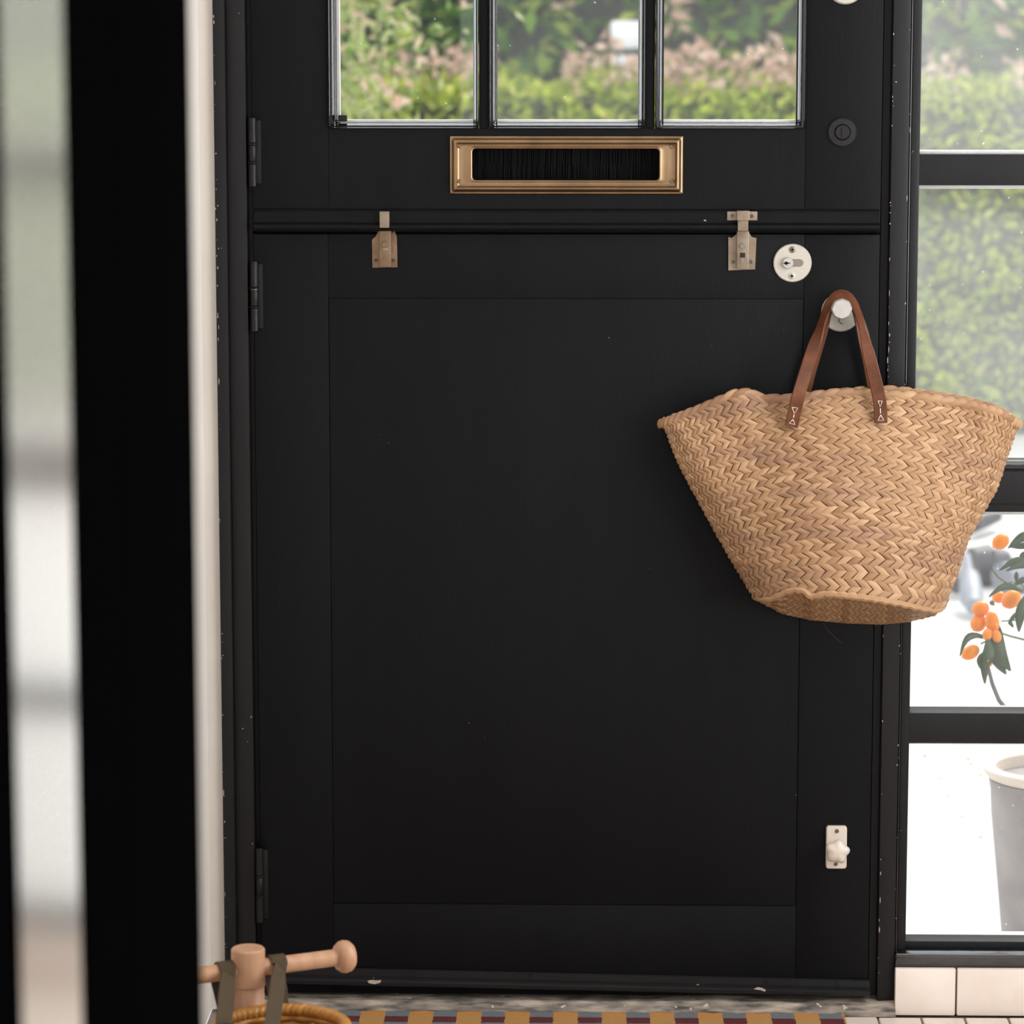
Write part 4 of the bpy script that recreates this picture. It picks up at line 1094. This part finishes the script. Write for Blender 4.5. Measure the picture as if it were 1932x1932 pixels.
for i, (px_, py_) in enumerate(((1811, 1421), (1827, 1434), (1833, 1443), (1850, 1464), (1792, 1488), (1789, 1503), (1773, 1470), (1866, 1482), (1745, 1428), (1814, 1543), (1829, 1563), (1849, 1581))):
    random.seed(i); c = ground_pt(px_, py_) + Vector((0, 0, .002)); a = random.uniform(0, 6.28); L_ = random.uniform(.006, .011)
    u = Vector((math.cos(a), math.sin(a), 0)) * L_; v = Vector((-math.sin(a), math.cos(a), 0)) * L_ * .5
    m = MB(); m.rings([[c - u, c - u * .2 + v, c + u + Vector((0, 0, .003)), c - u * .2 - v], [p + Vector((0, 0, .0012)) for p in (c - u, c - u * .2 + v, c + u + Vector((0, 0, .003)), c - u * .2 - v)]], True, True, True)
    tag(m.build('fallen_leaf', M['dry_leaf']), 'small brown fallen leaf on the bright paving left of the pot', 'leaf', 'fallen leaves on the paving')

# ------------------------------------------------------------------ kumquat in its pot
PY_ = 0.78
pr = P(1853, 1448, PY_)
RP = 0.125
pc = Vector((pr.x + RP, PY_, pr.z))
pot = thing('plant_pot', (pc.x, PY_, GROUND), 'weathered grey pot with a pale flared rim outside the lower sidelight', 'pot')
H_ = pc.z - GROUND
m = MB(); m.lathe((pc.x, PY_, GROUND), (0, 0, 1), [(RP * .62, 0), (RP * .64, .01), (RP * .76, H_ * .45), (RP * .86, H_ * .78), (RP * .88, H_ - .030), (RP * .90, H_ - .024), (RP * .90, H_ - .018)], 56); m.build('pot_body', M['pot'], pot)
m = MB(); rs = []
for r, h in ((RP * .86, H_ - .018), (RP * .93, H_ - .014), (RP * .99, H_ - .004), (RP, H_), (RP * .985, H_ + .003), (RP * .84, H_ + .004), (RP * .815, H_ + .001), (RP * .80, H_ - .03), (RP * .79, H_ - .06)):
    rs.append([Vector((pc.x + r * math.cos(2 * math.pi * i / 56), PY_ + r * math.sin(2 * math.pi * i / 56), GROUND + h)) for i in range(56)])
m.rings(rs, True); m.build('pot_rim', M['pot_rim'], pot)
m = MB(); rs = []
for k, r in enumerate((RP * .80, RP * .55, RP * .3, 0.001)):
    rs.append([Vector((pc.x + r * math.cos(2 * math.pi * i / 40), PY_ + r * math.sin(2 * math.pi * i / 40), GROUND + H_ - .022 + .006 * mnoise.noise(Vector((i * .9, k * 1.7, 0))))) for i in range(40)])
m.rings(rs, True, False, True); m.build('soil', M['soil'], pot)
KY = 0.50
tree = thing('kumquat_tree', (pc.x, PY_, GROUND + H_ - .02), 'small kumquat tree with orange fruit and dark leaves outside the sidelight', 'tree')
top = P(2010, 1120, 0.72)
m = MB(); m.tube([Vector((pc.x, PY_, GROUND + H_ - .03)), Vector((pc.x + .01, PY_ - .01, GROUND + H_ + .10)), P(2000, 1250, 0.74), top, P(2010, 1000, .74)], [.009, .008, .007, .006, .004], 10); m.build('trunk', M['bark'], tree)
def br(pts, r0, r1, mt='twig', nm='branch'):
    q = [P(a, b_, y) if not isinstance(a, Vector) else a for a, b_, y in pts]; n = len(q)
    m = MB(); m.tube(q, [r0 + (r1 - r0) * i / (n - 1) for i in range(n)], 7); return m.build(nm, M[mt], tree)
br([(1900, 1340, .56), (1884, 1320, .52), (1872, 1290, .50), (1863, 1255, .49), (1866, 1225, .49), (1872, 1205, .50)], .0040, .0026, 'bark')
br([(1996, 1270, .74), (1940, 1209, .60), (1905, 1200, .55), (1882, 1192, .51), (1868, 1206, .50), (1850, 1215, .50)], .0024, .0014)
br([(2005, 1210, .74), (1960, 1165, .62), (1915, 1170, .58), (1890, 1172, .54)], .0022, .0013)
br([(2008, 1150, .74), (1960, 1120, .62), (1910, 1108, .54), (1882, 1088, .52), (1871, 1072, .51), (1874, 1040, .50)], .0026, .0010)
br([(1940, 1116, .60), (1925, 1100, .55), (1905, 1098, .53)], .0016, .001)
br([(1996, 1300, .74), (1950, 1335, .66), (1918, 1340, .60), (1900, 1340, .56)], .0052, .0042, 'bark')
def fruit(px, py, rl, rw, ang, y):
    """rl, rw: half length and half width in pixels, ang: tilt in the picture"""
    c = P(px, py, y); q = (c - CAM).length / FPX
    ax = Vector((math.cos(math.radians(ang)), -0.15, math.sin(math.radians(ang)))).normalized()
    pr = [(rw * q * math.sin(math.pi * i / 12), -rl * q * math.cos(math.pi * i / 12)) for i in range(13)]
    m = MB(); m.lathe(c, ax, pr, 20); o = m.build('fruit', M['orange'], tree, 80)
    e = c - ax * rl * q
    MB().lathe(e - ax * .0004, ax, [(.0016, 0), (.0010, .0009)], 8).build('calyx', M['twig'], o)
for a in ((1888, 1022, 17, 14, 38, .50), (1885, 1127, 13, 11, 20, .53), (1908, 1131, 20, 16.5, 40, .50), (1850, 1149, 16.5, 15, 20, .50), (1846, 1176, 17, 15, 60, .50), (1872, 1174, 21, 13.5, 100, .48), (1863, 1197, 12, 9.5, 80, .47), (1880, 1200, 13, 9, 110, .47), (1831, 1231, 18.5, 13, 35, .48), (1866, 1250, 9, 8, 50, .53)):
    fruit(*a)
def leaf(px0, py0, px1, py1, wpx, y, curl=0.0, bend=0.0):
    a, b_ = P(px0, py0, y), P(px1, py1, y - 0.01)
    d = b_ - a; L_ = d.length; d.normalize(); view = (CAM - a).normalized()
    s_ = d.cross(view).normalized(); nn = s_.cross(d)
    if nn.dot(view) < 0: nn = -nn
    W_ = wpx * (a - CAM).length / FPX / 2
    vs, fs = [], []
    for i in range(9):
        t = i / 8; wv_ = W_ * (math.sin(math.pi * min(1, t * 0.93 + .03)) ** .8) * (1 - .25 * t)
        c = a + d * L_ * t + s_ * bend * L_ * math.sin(math.pi * t) + nn * curl * L_ * math.sin(math.pi * t)
        vs += [c - s_ * wv_ + nn * wv_ * .35, c, c + s_ * wv_ + nn * wv_ * .35]
    for i in range(8):
        k = i * 3; fs += [(k, k + 1, k + 4, k + 3), (k + 1, k + 2, k + 5, k + 4)]
    o = from_lists('leaf', vs, fs, M['citrus_leaf'], tree, 60)
    mod = o.modifiers.new('thickness', 'SOLIDIFY'); mod.thickness = 0.0006
for a in ((1965, 1015, 1902, 1034, 20, .50, .1, .18), (1955, 1022, 1906, 1032, 14, .52, 0, -.05), (1950, 1070, 1886, 1076, 17, .50, .1, .22), (1960, 1075, 1898, 1077, 15, .48, .1, .16), (1918, 1078, 1917, 1098, 9, .53, 0, 0), (1948, 1095, 1912, 1106, 13, .52, 0, .15), (1930, 1118, 1866, 1126, 15, .47, .1, .24),
          (1938, 1120, 1922, 1192, 22, .46, .1, .06), (1868, 1205, 1811, 1238, 15, .48, .1, .34), (1864, 1206, 1861, 1262, 24, .46, .1, -.06), (1870, 1204, 1858, 1290, 20, .475, .1, .06), (1872, 1210, 1898, 1272, 24, .49, .1, .08), (1884, 1180, 1906, 1266, 30, .485, .1, .12), (1878, 1190, 1899, 1262, 24, .48, .1, .02),
          (1852, 1232, 1850, 1262, 13, .50, 0, .08), (1868, 1207, 1843, 1203, 8, .50, 0, .1), (1904, 1172, 1912, 1184, 8, .55, 0, 0), (1918, 1155, 1902, 1178, 9, .55, 0, 0), (1868, 1134, 1876, 1142, 10, .52, 0, 0), (1956, 1165, 1942, 1215, 20, .5, 0, 0), (1975, 1050, 1930, 1060, 18, .55, .1, .1), (1940, 1040, 1924, 1062, 14, .53, 0, .1),
          (1990, 1100, 2040, 1130, 22, .6, .1, .1), (2010, 1010, 2060, 990, 22, .7, .1, .1), (2005, 1030, 1960, 990, 22, .66, .1, .1), (2010, 1005, 2020, 940, 22, .72, .1, .1), (2000, 1200, 2050, 1220, 22, .7, .1, .1)):
    leaf(*a)
